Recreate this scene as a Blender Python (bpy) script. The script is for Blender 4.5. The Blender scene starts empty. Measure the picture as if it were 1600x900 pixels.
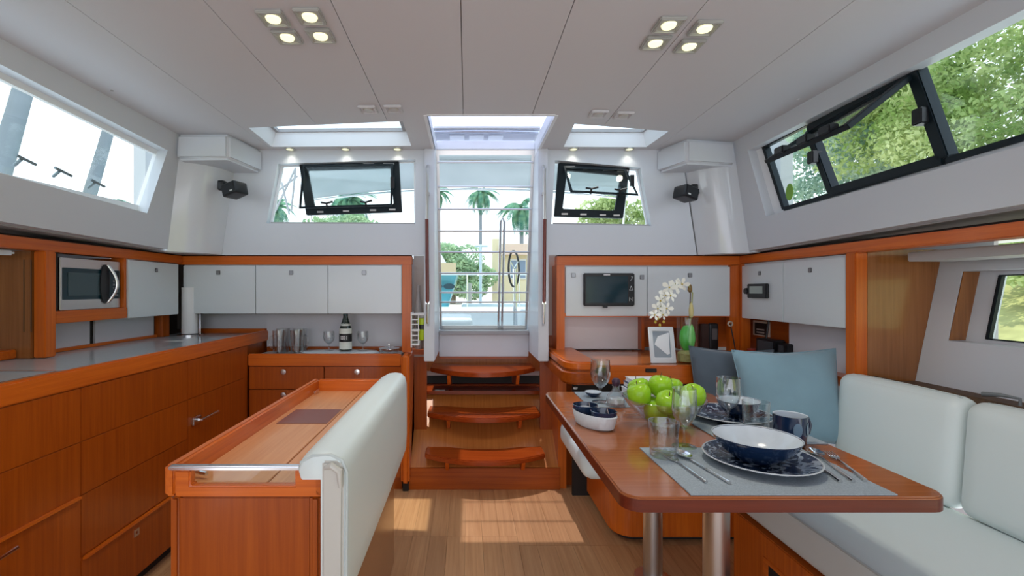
import bpy, bmesh, math, random
import numpy as np
from mathutils import Vector, Matrix
random.seed(7)
R = math.radians
C = bpy.context.scene.collection
sc = bpy.context.scene

# ------------------------------------------------------------------ camera, world, sun, exposure
cam_d = bpy.data.cameras.new('camera'); cam = bpy.data.objects.new('camera', cam_d); C.objects.link(cam)
cam.location = (0, 0, 1.25); cam.rotation_euler = (R(90), 0, 0)
cam_d.sensor_width = 36; cam_d.lens = 16.2; cam_d.shift_x = 0.04375; cam_d.shift_y = 0.0019
cam_d.clip_start = 0.02; cam_d.clip_end = 400
sc.camera = cam

w = bpy.data.worlds.new('world'); sc.world = w; w.use_nodes = True
wn = w.node_tree; bg = wn.nodes['Background']
tc = wn.nodes.new('ShaderNodeTexCoord'); sep = wn.nodes.new('ShaderNodeSeparateXYZ'); rmp = wn.nodes.new('ShaderNodeValToRGB')
wn.links.new(tc.outputs['Generated'], sep.inputs[0]); wn.links.new(sep.outputs['Z'], rmp.inputs[0]); wn.links.new(rmp.outputs[0], bg.inputs[0])
rmp.color_ramp.elements[0].position = 0.0; rmp.color_ramp.elements[0].color = (0.90, 0.91, 0.97, 1)
rmp.color_ramp.elements[1].position = 0.75; rmp.color_ramp.elements[1].color = (0.62, 0.78, 1.0, 1)
bg.inputs[1].default_value = 2.0
sun_d = bpy.data.lights.new('sun', 'SUN'); sun = bpy.data.objects.new('sun', sun_d); C.objects.link(sun)
sun_d.energy = 2.6; sun_d.angle = R(0.8); sun_d.color = (1.0, 0.93, 0.82)
sun.rotation_euler = Vector((-0.08, 0.03, 1.0)).to_track_quat('Z', 'Y').to_euler()
sc.view_settings.view_transform = 'Standard'; sc.view_settings.look = 'None'
sc.view_settings.exposure = 0.30; sc.view_settings.gamma = 1.0; sc.view_settings.use_curve_mapping = False

# ------------------------------------------------------------------ projection helpers (real points from measured photo angles)
def X_(px, Y): return (px - 730) * Y / 720
def Z_(py, Y): return 1.25 + (453 - py) * Y / 720
def P(px, py, Y): return Vector((X_(px, Y), Y, Z_(py, Y)))
def onside(px, py, a, b):          # point on the leaning side plane X = a + b Z
    dx, dz = (px - 730) / 720, (453 - py) / 720
    t = (a + b * 1.25) / (dx - b * dz)
    return Vector((t * dx, t, 1.25 + t * dz))

# ------------------------------------------------------------------ mesh builder
class MB:
    def __init__(s): s.v = []; s.f = []
    def add(s, vs, fs):
        n = len(s.v); s.v += [tuple(p) for p in vs]; s.f += [tuple(i + n for i in f) for f in fs]; return s
    def box(s, x0, x1, y0, y1, z0, z1):
        return s.add([(x0,y0,z0),(x1,y0,z0),(x1,y1,z0),(x0,y1,z0),(x0,y0,z1),(x1,y0,z1),(x1,y1,z1),(x0,y1,z1)],
                     [(0,3,2,1),(4,5,6,7),(0,1,5,4),(1,2,6,5),(2,3,7,6),(3,0,4,7)])
    def hexa(s, lo, hi):
        return s.add(list(lo) + list(hi), [(0,3,2,1),(4,5,6,7),(0,1,5,4),(1,2,6,5),(2,3,7,6),(3,0,4,7)])
    def prism(s, pts, off):        # polygon of 3D points swept by a vector
        n = len(pts); off = Vector(off); a = [Vector(p) for p in pts]
        return s.add(a + [p + off for p in a], [tuple(reversed(range(n))), tuple(range(n, 2*n))] + [(i, (i+1) % n, n + (i+1) % n, n + i) for i in range(n)])
    def ring(s, outer, inner, off):  # frame between two four-corner outlines, with thickness
        o = [Vector(p) for p in outer]; i_ = [Vector(p) for p in inner]; off = Vector(off); n = len(o)
        vs = o + i_ + [p + off for p in o] + [p + off for p in i_]; fs = []
        for k in range(n):
            l = (k + 1) % n
            fs += [(k, l, n+l, n+k), (2*n+k, 3*n+k, 3*n+l, 2*n+l), (n+k, n+l, 3*n+l, 3*n+k), (k, 2*n+k, 2*n+l, l)]
        return s.add(vs, fs)
    def bar(s, p, q, w_, d_, nrm): # box bar along p-q; w_ in the plane, d_ along nrm
        p = Vector(p); q = Vector(q); t = (q - p).normalized(); nrm = Vector(nrm).normalized(); u = nrm.cross(t).normalized() * w_ / 2; n2 = nrm * d_ / 2
        lo = [p - u - n2, p + u - n2, p + u + n2, p - u + n2]; hi = [q - u - n2, q + u - n2, q + u + n2, q - u + n2]
        return s.hexa(lo, hi)
    def tube(s, pts, r, n=10, cap=True):
        pts = [Vector(p) for p in pts]; rs = r if isinstance(r, (list, tuple)) else [r] * len(pts)
        t0 = (pts[1] - pts[0]).normalized(); up = Vector((0,0,1)) if abs(t0.z) < .9 else Vector((1,0,0)); u = t0.cross(up).normalized()
        base = len(s.v)
        for i, p in enumerate(pts):
            t = ((pts[min(i+1, len(pts)-1)] - p).normalized() + (p - pts[max(i-1, 0)]).normalized()).normalized() if 0 < i < len(pts)-1 else ((pts[1]-pts[0]) if i == 0 else (pts[-1]-pts[-2])).normalized()
            u = (u - t * u.dot(t)).normalized(); v_ = t.cross(u)
            for k in range(n):
                a = 2*math.pi*k/n; s.v.append(tuple(p + (u*math.cos(a) + v_*math.sin(a)) * rs[i]))
        for i in range(len(pts)-1):
            for k in range(n):
                l = (k+1) % n; a = base + i*n; s.f.append((a+k, a+l, a+n+l, a+n+k))
        if cap: s.f.append(tuple(base + k for k in reversed(range(n)))); s.f.append(tuple(base + (len(pts)-1)*n + k for k in range(n)))
        return s
    def lathe(s, prof, c=(0,0,0), n=28, sx=1, sy=1, rot=0):
        c = Vector(c); base = len(s.v); idx = []
        for r, z in prof:
            if r < 1e-6: s.v.append((c.x, c.y, c.z+z)); idx.append([len(s.v)-1]*n)
            else:
                row = []
                for k in range(n):
                    a = 2*math.pi*k/n; x = r*math.cos(a)*sx; y = r*math.sin(a)*sy
                    s.v.append((c.x + x*math.cos(rot)-y*math.sin(rot), c.y + x*math.sin(rot)+y*math.cos(rot), c.z+z)); row.append(len(s.v)-1)
                idx.append(row)
        for i in range(len(prof)-1):
            for k in range(n):
                l = (k+1) % n; q = [idx[i][k], idx[i][l], idx[i+1][l], idx[i+1][k]]; q2 = []
                for e in q:
                    if e not in q2: q2.append(e)
                if len(q2) > 2: s.f.append(tuple(q2))
        return s
    def cushion(s, x0, x1, y0, y1, z0, z1, r=.03, puff=(0,0,0), n=12):
        h = Vector(((x1-x0)/2, (y1-y0)/2, (z1-z0)/2)); c = Vector(((x0+x1)/2, (y0+y1)/2, (z0+z1)/2)); key = {}
        def vert(i, j, k):
            if (i,j,k) in key: return key[(i,j,k)]
            g = [math.sin((2*e/n-1)*math.pi/2) for e in (i,j,k)]
            p = Vector([g[m]*h[m] for m in range(3)])
            q = Vector([max(-h[m]+r, min(h[m]-r, p[m])) for m in range(3)]); d = p - q
            if d.length > 1e-7:
                d = d.normalized()*r
            p = q + d
            for m in range(3):
                a, b = [e for e in range(3) if e != m]
                p[m] += (1 if g[m] > 0 else -1) * puff[m] * (1-g[a]**2) * (1-g[b]**2) * (abs(g[m])**3)
            s.v.append(tuple(c + p)); key[(i,j,k)] = len(s.v)-1; return key[(i,j,k)]
        for i in range(n):
            for j in range(n):
                for e, flip in ((0, False), (n, True)):
                    for ax in range(3):
                        q = [(i,j),(i+1,j),(i+1,j+1),(i,j+1)]
                        t = [(e,a,b) if ax == 0 else ((b,e,a) if ax == 1 else (a,b,e)) for a, b in q]
                        if not flip: t.reverse()
                        s.f.append(tuple(vert(*w_) for w_ in t))
        return s
    def mesh(s, bev=0, seg=2, ang=40, center=None):
        me = bpy.data.meshes.new('m'); v = s.v
        if center is not None: v = [(a[0]-center[0], a[1]-center[1], a[2]-center[2]) for a in v]
        me.from_pydata(v, [], s.f)
        bm = bmesh.new(); bm.from_mesh(me); bmesh.ops.recalc_face_normals(bm, faces=bm.faces)
        if bev:
            ed = [e for e in bm.edges if len(e.link_faces) == 2 and e.calc_face_angle(0) > R(30)]
            bmesh.ops.bevel(bm, geom=ed, offset=bev, segments=seg, affect='EDGES', clamp_overlap=True)
        bm.to_mesh(me); bm.free()
        me.polygons.foreach_set('use_smooth', [True]*len(me.polygons)); me.set_sharp_from_angle(angle=R(ang)); return me

WO = {}
def build(name, mb, mat, parent=None, bev=0, seg=2, ang=40, base=False):
    vs = np.array(mb.v); lo = vs.min(0); hi = vs.max(0); c = (lo + hi)/2
    if base or parent is None: c[2] = lo[2]
    o = bpy.data.objects.new(name, mb.mesh(bev, seg, ang, c)); C.objects.link(o); o.data.name = name
    pc = WO.get(parent.name, Vector((0,0,0))) if parent else Vector((0,0,0))
    o.location = Vector(c) - pc; o.parent = parent; WO[o.name] = Vector(c); o.data.materials.append(mat); return o
def tag(o, label, cat=None, group=None, kind=None):
    if label: o['label'] = label
    if cat: o['category'] = cat
    if group: o['group'] = group
    if kind: o['kind'] = kind
    return o
def empty(name, loc, label=None, cat=None, group=None, kind=None):
    o = bpy.data.objects.new(name, None); C.objects.link(o); o.location = loc; o.empty_display_size = .05; WO[o.name] = Vector(loc)
    return tag(o, label, cat, group, kind)
def dup(root, loc, rz=None, label=None, group=None, scale=None):
    def rec(o, par):
        c = o.copy(); C.objects.link(c); c.parent = par
        for ch in list(o.children): rec(ch, c)
        return c
    r = rec(root, None); r.location = loc
    if rz is not None: r.rotation_euler = (0, 0, rz)
    if scale: r.scale = (scale,)*3
    if label: r['label'] = label
    if group: r['group'] = group
    return r

# ------------------------------------------------------------------ materials
def pbr(name, col, rough=.5, metal=0, spec=.5, coat=0, noise=0, nscale=20, bump=0, bscale=60, trans=0, ior=1.45, emis=0, emcol=None, sheen=0):
    m = bpy.data.materials.new(name); m.use_nodes = True; nt = m.node_tree; b = nt.nodes['Principled BSDF']
    b.inputs['Base Color'].default_value = (*col, 1); b.inputs['Roughness'].default_value = rough; b.inputs['Metallic'].default_value = metal
    b.inputs['Specular IOR Level'].default_value = spec; b.inputs['Coat Weight'].default_value = coat; b.inputs['Coat Roughness'].default_value = .08
    b.inputs['Transmission Weight'].default_value = trans; b.inputs['IOR'].default_value = ior; b.inputs['Sheen Weight'].default_value = sheen
    if emis: b.inputs['Emission Color'].default_value = (*(emcol or col), 1); b.inputs['Emission Strength'].default_value = emis
    if noise or bump:
        t = nt.nodes.new('ShaderNodeTexCoord')
        if noise:
            n = nt.nodes.new('ShaderNodeTexNoise'); n.inputs['Scale'].default_value = nscale; n.inputs['Detail'].default_value = 4; nt.links.new(t.outputs['Object'], n.inputs[0])
            mx = nt.nodes.new('ShaderNodeMix'); mx.data_type = 'RGBA'; mx.inputs[6].default_value = (*[c*(1-noise) for c in col], 1); mx.inputs[7].default_value = (*[min(1, c*(1+noise)) for c in col], 1)
            nt.links.new(n.outputs[0], mx.inputs[0]); nt.links.new(mx.outputs[2], b.inputs['Base Color'])
        if bump:
            n2 = nt.nodes.new('ShaderNodeTexNoise'); n2.inputs['Scale'].default_value = bscale; n2.inputs['Detail'].default_value = 3; nt.links.new(t.outputs['Object'], n2.inputs[0])
            bp = nt.nodes.new('ShaderNodeBump'); bp.inputs['Strength'].default_value = bump; bp.inputs['Distance'].default_value = .004
            nt.links.new(n2.outputs[0], bp.inputs['Height']); nt.links.new(bp.outputs[0], b.inputs['Normal'])
    return m
def wood(name, c1, c2, axis='z', rough=.30, coat=.2, sc_=1.0):
    m = bpy.data.materials.new(name); m.use_nodes = True; nt = m.node_tree; b = nt.nodes['Principled BSDF']
    t = nt.nodes.new('ShaderNodeTexCoord'); mp = nt.nodes.new('ShaderNodeMapping'); k = 70*sc_; l = 2.2*sc_
    mp.inputs['Scale'].default_value = {'x': (l, k, k), 'y': (k, l, k), 'z': (k, k, l), 'v': (k, l, l)}[axis]
    oi = nt.nodes.new('ShaderNodeObjectInfo'); add = nt.nodes.new('ShaderNodeVectorMath'); add.operation = 'ADD'
    cmb = nt.nodes.new('ShaderNodeCombineXYZ'); mul = nt.nodes.new('ShaderNodeMath'); mul.operation = 'MULTIPLY'; mul.inputs[1].default_value = 7
    nt.links.new(oi.outputs['Random'], mul.inputs[0])
    for i in range(3): nt.links.new(mul.outputs[0], cmb.inputs[i])
    nt.links.new(t.outputs['Object'], add.inputs[0]); nt.links.new(cmb.outputs[0], add.inputs[1]); nt.links.new(add.outputs[0], mp.inputs[0])
    n = nt.nodes.new('ShaderNodeTexNoise'); n.inputs['Scale'].default_value = 1; n.inputs['Detail'].default_value = 6; n.inputs['Roughness'].default_value = .65; n.inputs['Distortion'].default_value = .4
    nt.links.new(mp.outputs[0], n.inputs[0])
    r = nt.nodes.new('ShaderNodeValToRGB'); r.color_ramp.elements[0].position = .3; r.color_ramp.elements[0].color = (*c1, 1); r.color_ramp.elements[1].position = .7; r.color_ramp.elements[1].color = (*c2, 1)
    nt.links.new(n.outputs[0], r.inputs[0])
    hsv = nt.nodes.new('ShaderNodeHueSaturation'); mr = nt.nodes.new('ShaderNodeMapRange'); mr.inputs[3].default_value = .93; mr.inputs[4].default_value = 1.07
    nt.links.new(oi.outputs['Random'], mr.inputs[0]); nt.links.new(mr.outputs[0], hsv.inputs['Value']); nt.links.new(r.outputs[0], hsv.inputs['Color']); nt.links.new(hsv.outputs[0], b.inputs['Base Color'])
    b.inputs['Roughness'].default_value = rough; b.inputs['Coat Weight'].default_value = coat; b.inputs['Coat Roughness'].default_value = .12; b.inputs['Specular IOR Level'].default_value = .35
    bp = nt.nodes.new('ShaderNodeBump'); bp.inputs['Strength'].default_value = .06; bp.inputs['Distance'].default_value = .002; nt.links.new(n.outputs[0], bp.inputs['Height']); nt.links.new(bp.outputs[0], b.inputs['Normal'])
    return m
def pane(name, tint=(.93,.97,.96), gl=.07, pwr=4, mul=.4):
    m = bpy.data.materials.new(name); m.use_nodes = True; nt = m.node_tree; nt.nodes.clear()
    o = nt.nodes.new('ShaderNodeOutputMaterial'); mx = nt.nodes.new('ShaderNodeMixShader'); tr = nt.nodes.new('ShaderNodeBsdfTransparent'); g = nt.nodes.new('ShaderNodeBsdfGlossy')
    tr.inputs[0].default_value = (*tint, 1); g.inputs['Roughness'].default_value = .02; lw = nt.nodes.new('ShaderNodeLayerWeight'); lw.inputs[0].default_value = .5
    pw = nt.nodes.new('ShaderNodeMath'); pw.operation = 'POWER'; pw.inputs[1].default_value = pwr; ma = nt.nodes.new('ShaderNodeMath'); ma.operation = 'MULTIPLY_ADD'; ma.inputs[1].default_value = mul; ma.inputs[2].default_value = gl*.4
    nt.links.new(lw.outputs['Facing'], pw.inputs[0]); nt.links.new(pw.outputs[0], ma.inputs[0]); nt.links.new(ma.outputs[0], mx.inputs[0]); nt.links.new(tr.outputs[0], mx.inputs[1]); nt.links.new(g.outputs[0], mx.inputs[2]); nt.links.new(mx.outputs[0], o.inputs[0]); return m
def leafy(name, c1, c2, tl=.35):
    m = bpy.data.materials.new(name); m.use_nodes = True; nt = m.node_tree; nt.nodes.clear()
    o = nt.nodes.new('ShaderNodeOutputMaterial'); mx = nt.nodes.new('ShaderNodeMixShader'); d = nt.nodes.new('ShaderNodeBsdfDiffuse'); t = nt.nodes.new('ShaderNodeBsdfTranslucent')
    tx = nt.nodes.new('ShaderNodeTexCoord'); n = nt.nodes.new('ShaderNodeTexNoise'); n.inputs['Scale'].default_value = 1.3; n.inputs['Detail'].default_value = 8
    r = nt.nodes.new('ShaderNodeValToRGB'); r.color_ramp.elements[0].position = .38; r.color_ramp.elements[1].position = .62; r.color_ramp.elements[0].color = (*c1, 1); r.color_ramp.elements[1].color = (*c2, 1)
    nt.links.new(tx.outputs['Object'], n.inputs[0]); nt.links.new(n.outputs[0], r.inputs[0]); nt.links.new(r.outputs[0], d.inputs[0]); nt.links.new(r.outputs[0], t.inputs[0])
    mx.inputs[0].default_value = tl; nt.links.new(d.outputs[0], mx.inputs[1]); nt.links.new(t.outputs[0], mx.inputs[2]); nt.links.new(mx.outputs[0], o.inputs[0]); return m

T1, T2 = (.50,.092,.006), (.68,.155,.012)       # bright trim teak
D1, D2 = (.29,.050,.003), (.42,.088,.006)      # darker cabinet teak
Wz, Wx, Wy = [wood('teak_trim_'+a, T1, T2, a) for a in 'zxy']
Dz, Dx, Dy = [wood('teak_cabinet_'+a, D1, D2, a) for a in 'zxy']
Sx = wood('teak_step', (.27,.038,.006), (.42,.072,.010), 'x', .22)
TOPW = wood('teak_table_top', (.30,.085,.026), (.42,.14,.045), 'x', .13, .45)
ISL = wood('lit_light_teak_top', (.58,.23,.085), (.72,.34,.15), 'y', .3, .3)  # pale wood, made lighter partly for the light falling on the top
LAD = wood('ladder_teak', (.42,.13,.025), (.56,.20,.045), 'v', .35, .3)
BULK = wood('bulkhead_teak', (.24,.085,.022), (.36,.14,.04), 'z', .22, .5)
FLR = wood('floor_oak', (.42,.205,.088), (.58,.32,.155), 'y', .42, .15, .8)
WHITE = pbr('white_gelcoat', (.66,.70,.75), .42, coat=.15)
GLOSSW = pbr('white_gloss_corner', (.68,.72,.76), .13, coat=.8)
CEIL = pbr('ceiling_vinyl', (.66,.665,.69), .55, bump=.03, bscale=300)
BRIGHT = pbr('white_reveal', (.84,.87,.90), .35)
DOORW = pbr('white_laminate', (.68,.74,.77), .22, coat=.4)
SPLASH = pbr('splash_panel', (.66,.67,.72), .35)
GREYV = pbr('grey_liner', (.42,.42,.43), .6)
DARK = pbr('dark_gap', (.02,.015,.013), .8)
BLACK = pbr('black_plastic', (.012,.013,.016), .35)
NAVYF = pbr('anodised_frame', (.006,.013,.018), .42, spec=.3)
STEEL = pbr('steel', (.72,.73,.75), .18, metal=1)
BRUSH = pbr('brushed_aluminium', (.62,.61,.60), .32, metal=1)
LOCKM = pbr('lock_steel', (.30,.31,.33), .35, metal=1)
CTOP = pbr('counter_grey', (.42,.47,.50), .16, noise=.08, nscale=90)
SINK = pbr('sink_white', (.70,.76,.79), .15)
LEATH = pbr('white_leather', (.71,.79,.79), .38, bump=.05, bscale=220)
PIPE = pbr('leather_piping', (.52,.58,.58), .45)
VINYL = pbr('pad_back_vinyl', (.55,.54,.50), .35)
PANE = pane('window_glass'); GLASS = pane('clear_glass', (.955,.975,.98), .22, 2.4, .95)
HATCHG = pane('hatch_glass', (.80,.80,.88), .09)
NAVY = pbr('navy_glaze', (.008,.022,.062), .12, coat=.5)
CREAM = pbr('pale_blue_glaze', (.58,.64,.70), .2, noise=.12, nscale=30)
MATF = pbr('woven_grey', (.33,.385,.43), .85, noise=.35, nscale=260, bump=.6, bscale=420)
CUTL = pbr('cutlery_steel', (.78,.78,.78), .14, metal=1)
APPLE = pbr('apple_green', (.30,.56,.02), .22, noise=.25, nscale=14)
STEMB = pbr('stem_brown', (.10,.06,.03), .7)
SLATE = pbr('slate_velvet', (.075,.10,.13), .85, noise=.25, nscale=9, sheen=.3)
BLUEP = pbr('blue_velvet', (.20,.33,.40), .85, noise=.14, nscale=8, sheen=.3, bump=.25, bscale=14)
WINEG = pbr('bottle_glass', (.01,.025,.018), .1, coat=.5)
PAPER = pbr('paper_white', (.82,.83,.84), .7, bump=.1, bscale=90)
LIME = pbr('lime_plastic', (.50,.68,.02), .35)
RAILW = wood('rail_teak', (.13,.025,.018), (.20,.04,.03), 'z', .25)
PURP = pbr('dark_inset', (.20,.07,.06), .3)
SCREEN = pbr('dark_screen', (.008,.035,.05), .12)
ORCH = pbr('orchid_white', (.86,.87,.80), .5)
YELO = pbr('bud_yellow', (.55,.42,.05), .5)
GREENL = pbr('leaf_green', (.07,.42,.06), .35)
MOSS = pbr('moss', (.38,.34,.14), .9, noise=.5, nscale=60, bump=.8, bscale=70)
LAMPE = pbr('lamp_diffuser', (1,1,.8), .4, emis=.9, emcol=(1,.97,.55))
LAMPS = pbr('lamp_bezel', (.50,.51,.48), .3, metal=.3)

# ================================================================== SETTING
H = 2.14
def convex_sub(poly, hole):
    """pieces of a convex polygon outside a convex hole (both counter-clockwise lists of (x, y))"""
    def clip(pl, a, b, keep_in):
        out = []; n = len(pl)
        sd = lambda p: ((b[0]-a[0])*(p[1]-a[1]) - (b[1]-a[1])*(p[0]-a[0])) * (1 if keep_in else -1)
        for i in range(n):
            p, q = pl[i], pl[(i+1) % n]; s1, s2 = sd(p), sd(q)
            if s1 >= 0: out.append(p)
            if s1*s2 < 0: t = s1/(s1-s2); out.append((p[0]+(q[0]-p[0])*t, p[1]+(q[1]-p[1])*t))
        return out
    res = []; rest = poly
    for i in range(len(hole)):
        a, b = hole[i], hole[(i+1) % len(hole)]
        o = clip(rest, a, b, False)
        if len(o) > 2: res.append(o)
        rest = clip(rest, a, b, True)
        if len(rest) < 3: break
    return res
SKYL = [(-1.20,2.53),(-.34,2.43),(-.345,2.845),(-1.215,2.865)]
SKYR = [(.575,2.47),(1.13,2.585),(1.115,2.87),(.60,2.865)]
HAT = [(-.205,2.347),(.447,2.347),(.447,3.2),(-.205,3.2)]
ceiling = empty('ceiling', (0, 1.3, H), kind='structure')
seams = [-1.665, -1.235, -.81, -.42, -.02, .33, .74, 1.19, 1.615]
for i in range(8):
    x0, x1 = seams[i]+.0014, seams[i+1]-.0014
    polys = [[(x0,-1.8),(x1,-1.8),(x1,2.955),(x0,2.955)]]
    for hole in (SKYL, SKYR, HAT):
        nx = []
        for p in polys:
            if max(q[0] for q in p) <= min(q[0] for q in hole) or min(q[0] for q in p) >= max(q[0] for q in hole): nx.append(p)
            else: nx += convex_sub(p, hole)
        polys = nx
    mb = MB()
    for p in polys: mb.prism([(q[0], q[1], H) for q in p], (0,0,.02))
    build('ceiling_panel', mb, CEIL, ceiling)
mb = MB()
for p in [[(-1.7,-1.8),(-.207,-1.8),(-.207,2.41),(-1.7,2.41)], [(.449,-1.8),(1.65,-1.8),(1.65,2.41),(.449,2.41)], [(-.207,-1.8),(.449,-1.8),(.449,2.33),(-.207,2.33)]]:
    mb.prism([(q[0], q[1], H+.024) for q in p], (0,0,.01))
build('seam_backing', mb, GREYV, ceiling)
# shafts and panes of the roof hatches
def shaft(name, poly, top, glass, inset, n):
    e = empty(name, (poly[0][0], poly[0][1], H), kind='structure')
    c = Vector((sum(p[0] for p in poly)/4, sum(p[1] for p in poly)/4, 0))
    lo = [Vector((p[0], p[1], H+.001)) for p in poly]; hi = []
    for p in poly:
        v = Vector((p[0], p[1], 0)); v = v + (c - v)*inset; hi.append(Vector((v.x, v.y, top)))
    for k in range(4):
        l = (k+1) % 4; d = (hi[l]-hi[k]).cross(Vector((0,0,1))).normalized()*.012
        build('shaft_panel', MB().hexa([lo[k], lo[l], lo[l]+d, lo[k]+d], [hi[k], hi[l], hi[l]+d, hi[k]+d]), BRIGHT, e)
    fr = [h + (Vector((c.x, c.y, top)) - h)*.05 for h in hi]
    build('hatch_frame', MB().ring(hi, fr, (0,0,.02)), GREYV, e)
    build('window_pane', MB().prism(hi, (0,0,.008)), glass, e).location.z += .02
    return e
shaft('window_1', SKYL, H+.085, PANE, .07, 1)
shaft('window_2', SKYR, H+.085, PANE, .10, 2)

# side walls above the cabinets (leaning inward towards the top)
LA, LB = -1.913, .123
RA, RB = 1.921, -.15
def lx(z): return LA + LB*z
def rx(z): return RA + RB*z
wl = empty('wall_left', (-1.7, 1.2, 1.5), kind='structure')
open_l = [onside(-400,161,LA,LB), onside(230,333,LA,LB), onside(262,235,LA,LB), onside(-400,-106,LA,LB)]
def zb(y): return 1.484 + (2.7-y)*.02
outer = [Vector((lx(zb(-1.8)),-1.8,zb(-1.8))), Vector((lx(1.485),2.66,1.485)), Vector((lx(H),2.66,H)), Vector((lx(H),-1.8,H))]
build('wall_panel', MB().ring(outer, open_l, (-.055,0,0)), WHITE, wl)
build('soffit', MB().hexa([Vector((lx(zb(-1.8))-.05,-1.8,zb(-1.8)-.006)), Vector((lx(1.485)-.05,2.70,1.478)), Vector((-2.5,2.70,1.478)), Vector((-2.5,-1.8,zb(-1.8)-.006))],
      [Vector((lx(zb(-1.8))-.05,-1.8,zb(-1.8))), Vector((lx(1.485)-.05,2.70,1.485)), Vector((-2.5,2.70,1.485)), Vector((-2.5,-1.8,zb(-1.8)))]), GREYV, wl)
wr = empty('wall_right', (1.65, 1.2, 1.5), kind='structure')
open_r = [onside(1197,338,RA,RB), onside(2000,117,RA,RB), onside(2000,-189,RA,RB), onside(1168,235,RA,RB)]
outer = [Vector((rx(1.485),2.775,1.485)), Vector((rx(zb(-1.8)),-1.8,zb(-1.8))), Vector((rx(H),-1.8,H)), Vector((rx(H),2.775,H))]
build('wall_panel', MB().ring(outer, open_r, (.055,0,0)), WHITE, wr)
build('soffit', MB().hexa([Vector((rx(zb(-1.8))+.05,-1.8,zb(-1.8)-.006)), Vector((rx(1.485)+.05,2.80,1.478)), Vector((2.5,2.80,1.478)), Vector((2.5,-1.8,zb(-1.8)-.006))],
      [Vector((rx(zb(-1.8))+.05,-1.8,zb(-1.8))), Vector((rx(1.485)+.05,2.80,1.485)), Vector((2.5,2.80,1.485)), Vector((2.5,-1.8,zb(-1.8)))]), GREYV, wr)

# left window: reveal, pale frame, panes, latches
w3 = empty('window_3', open_l[1], kind='structure')
gl_o = [p + Vector((-.055,0,0)) for p in open_l]; cc = sum(gl_o, Vector())/4
gl_i = [onside(-400,175,LA-.06,LB), onside(222,322,LA-.06,LB), onside(247,243,LA-.06,LB), onside(-400,-72,LA-.06,LB)]
build('window_frame', MB().ring(gl_o, gl_i, (-.02,0,0)), BRIGHT, w3)
build('window_pane', MB().prism([p+Vector((-.024,0,0)) for p in gl_o], (-.006,0,0)), PANE, w3)
for px, py in ((15,250),(75,268),(130,285)):
    p = onside(px+8, py+8, LA-.05, LB); m_ = MB().tube([p, p+Vector((.035,-.01,.02))], .006, 8).tube([p+Vector((.035,-.03,.03)), p+Vector((.035,.05,.015))], .006, 8)
    build('latch', m_, pbr('latch_grey', (.20,.27,.30), .4), w3)

# right window with swung-in sash
w4 = empty('window_4', open_r[0], kind='structure')
RG = RA + .06
nR = Vector((1, 0, .15)).normalized()
def rg(px, py, d=0): return onside(px, py, RG + d, RB)
fbot0, fbot1, ftop0, ftop1 = rg(1228,326), rg(2000,96), rg(1196,228), rg(2000,-196)
build('window_frame', MB().bar(fbot0, fbot1, .022, .03, nR), NAVYF, w4)
build('window_frame', MB().bar(ftop0, ftop1, .022, .03, nR), NAVYF, w4)
build('window_frame', MB().bar(fbot0, ftop0, .022, .03, nR), NAVYF, w4)
build('window_reveal', MB().add([open_r[0]+Vector((.05,0,0)), open_r[3]+Vector((.05,0,0)), rg(1196,226), rg(1228,329)], [(0,1,2,3)]), BRIGHT, w4)
build('window_reveal', MB().add([open_r[0]+Vector((.05,0,0)), open_r[1]+Vector((.05,0,0)), rg(2000,94), rg(1228,330)], [(0,1,2,3)]), BRIGHT, w4)
hl_t, hl_b, hr_t, hr_b = rg(1267,203), rg(1303,299), rg(1432,110), rg(1481,247)
for a, b, wd in ((hl_t, hl_b, .035), (hr_t, hr_b, .045), (hl_b, hr_b, .04), (hl_t, hr_t, .045)):
    build('sash_frame', MB().bar(a, b, wd, .045, nR), NAVYF, w4, bev=.004)
for q in (rg(1281,246), rg(1452,182)): build('hinge_block', MB().box(q.x-.05,q.x,q.y-.02,q.y+.02,q.z-.03,q.z+.03), BLACK, w4, bev=.004)
build('window_pane', MB().prism([fbot0, rg(1303,301), rg(1267,200), ftop0], (.006,0,0)), PANE, w4)
build('window_pane', MB().prism([hr_b, fbot1, ftop1, hr_t], (.006,0,0)), PANE, w4)
s0, s1 = hl_t + Vector((-.02,.0,-.01)), hr_t + Vector((-.02,0,-.01))
s3, s2 = P(1193,251, s0.y), Vector((s1.x-.24, s1.y, s1.z-.19))
sash = [s0, s1, s2, s3]; nS = (s1-s0).cross(s3-s0).normalized()
inn = [p + (sum(sash, Vector())/4 - p)*.14 for p in sash]
so = build('opened_sash', MB().ring(sash, inn, nS*.022), NAVYF, w4, bev=.003)
build('window_pane', MB().prism([p + nS*.008 for p in inn], nS*.005), PANE, so)
for f in (.25, .55, .8):
    q = s3 + (s2-s3)*f; build('latch', MB().box(q.x-.012,q.x+.03,q.y-.03,q.y+.03,q.z-.004,q.z+.03), BLACK, so, bev=.004)
st = build('round_sticker', MB().lathe([(0,0),(.042,0),(.042,.002),(0,.002)], n=24), pbr('sticker_green', (.22,.5,.08), .5), None)
bpy.data.objects.remove(st)
q = rg(1234,300,-.01)
mbs = MB(); ring_ = [q + Vector((0, math.cos(a)*.028, math.sin(a)*.045)) for a in [2*math.pi*k/20 for k in range(20)]]
so = tag(build('window_sticker', mbs.prism(ring_, (-.002,0,0)), pbr('sticker_green', (.24,.5,.07), .5)), 'green oval sticker low in the aft corner of the right-hand side window', 'sticker')

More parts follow.
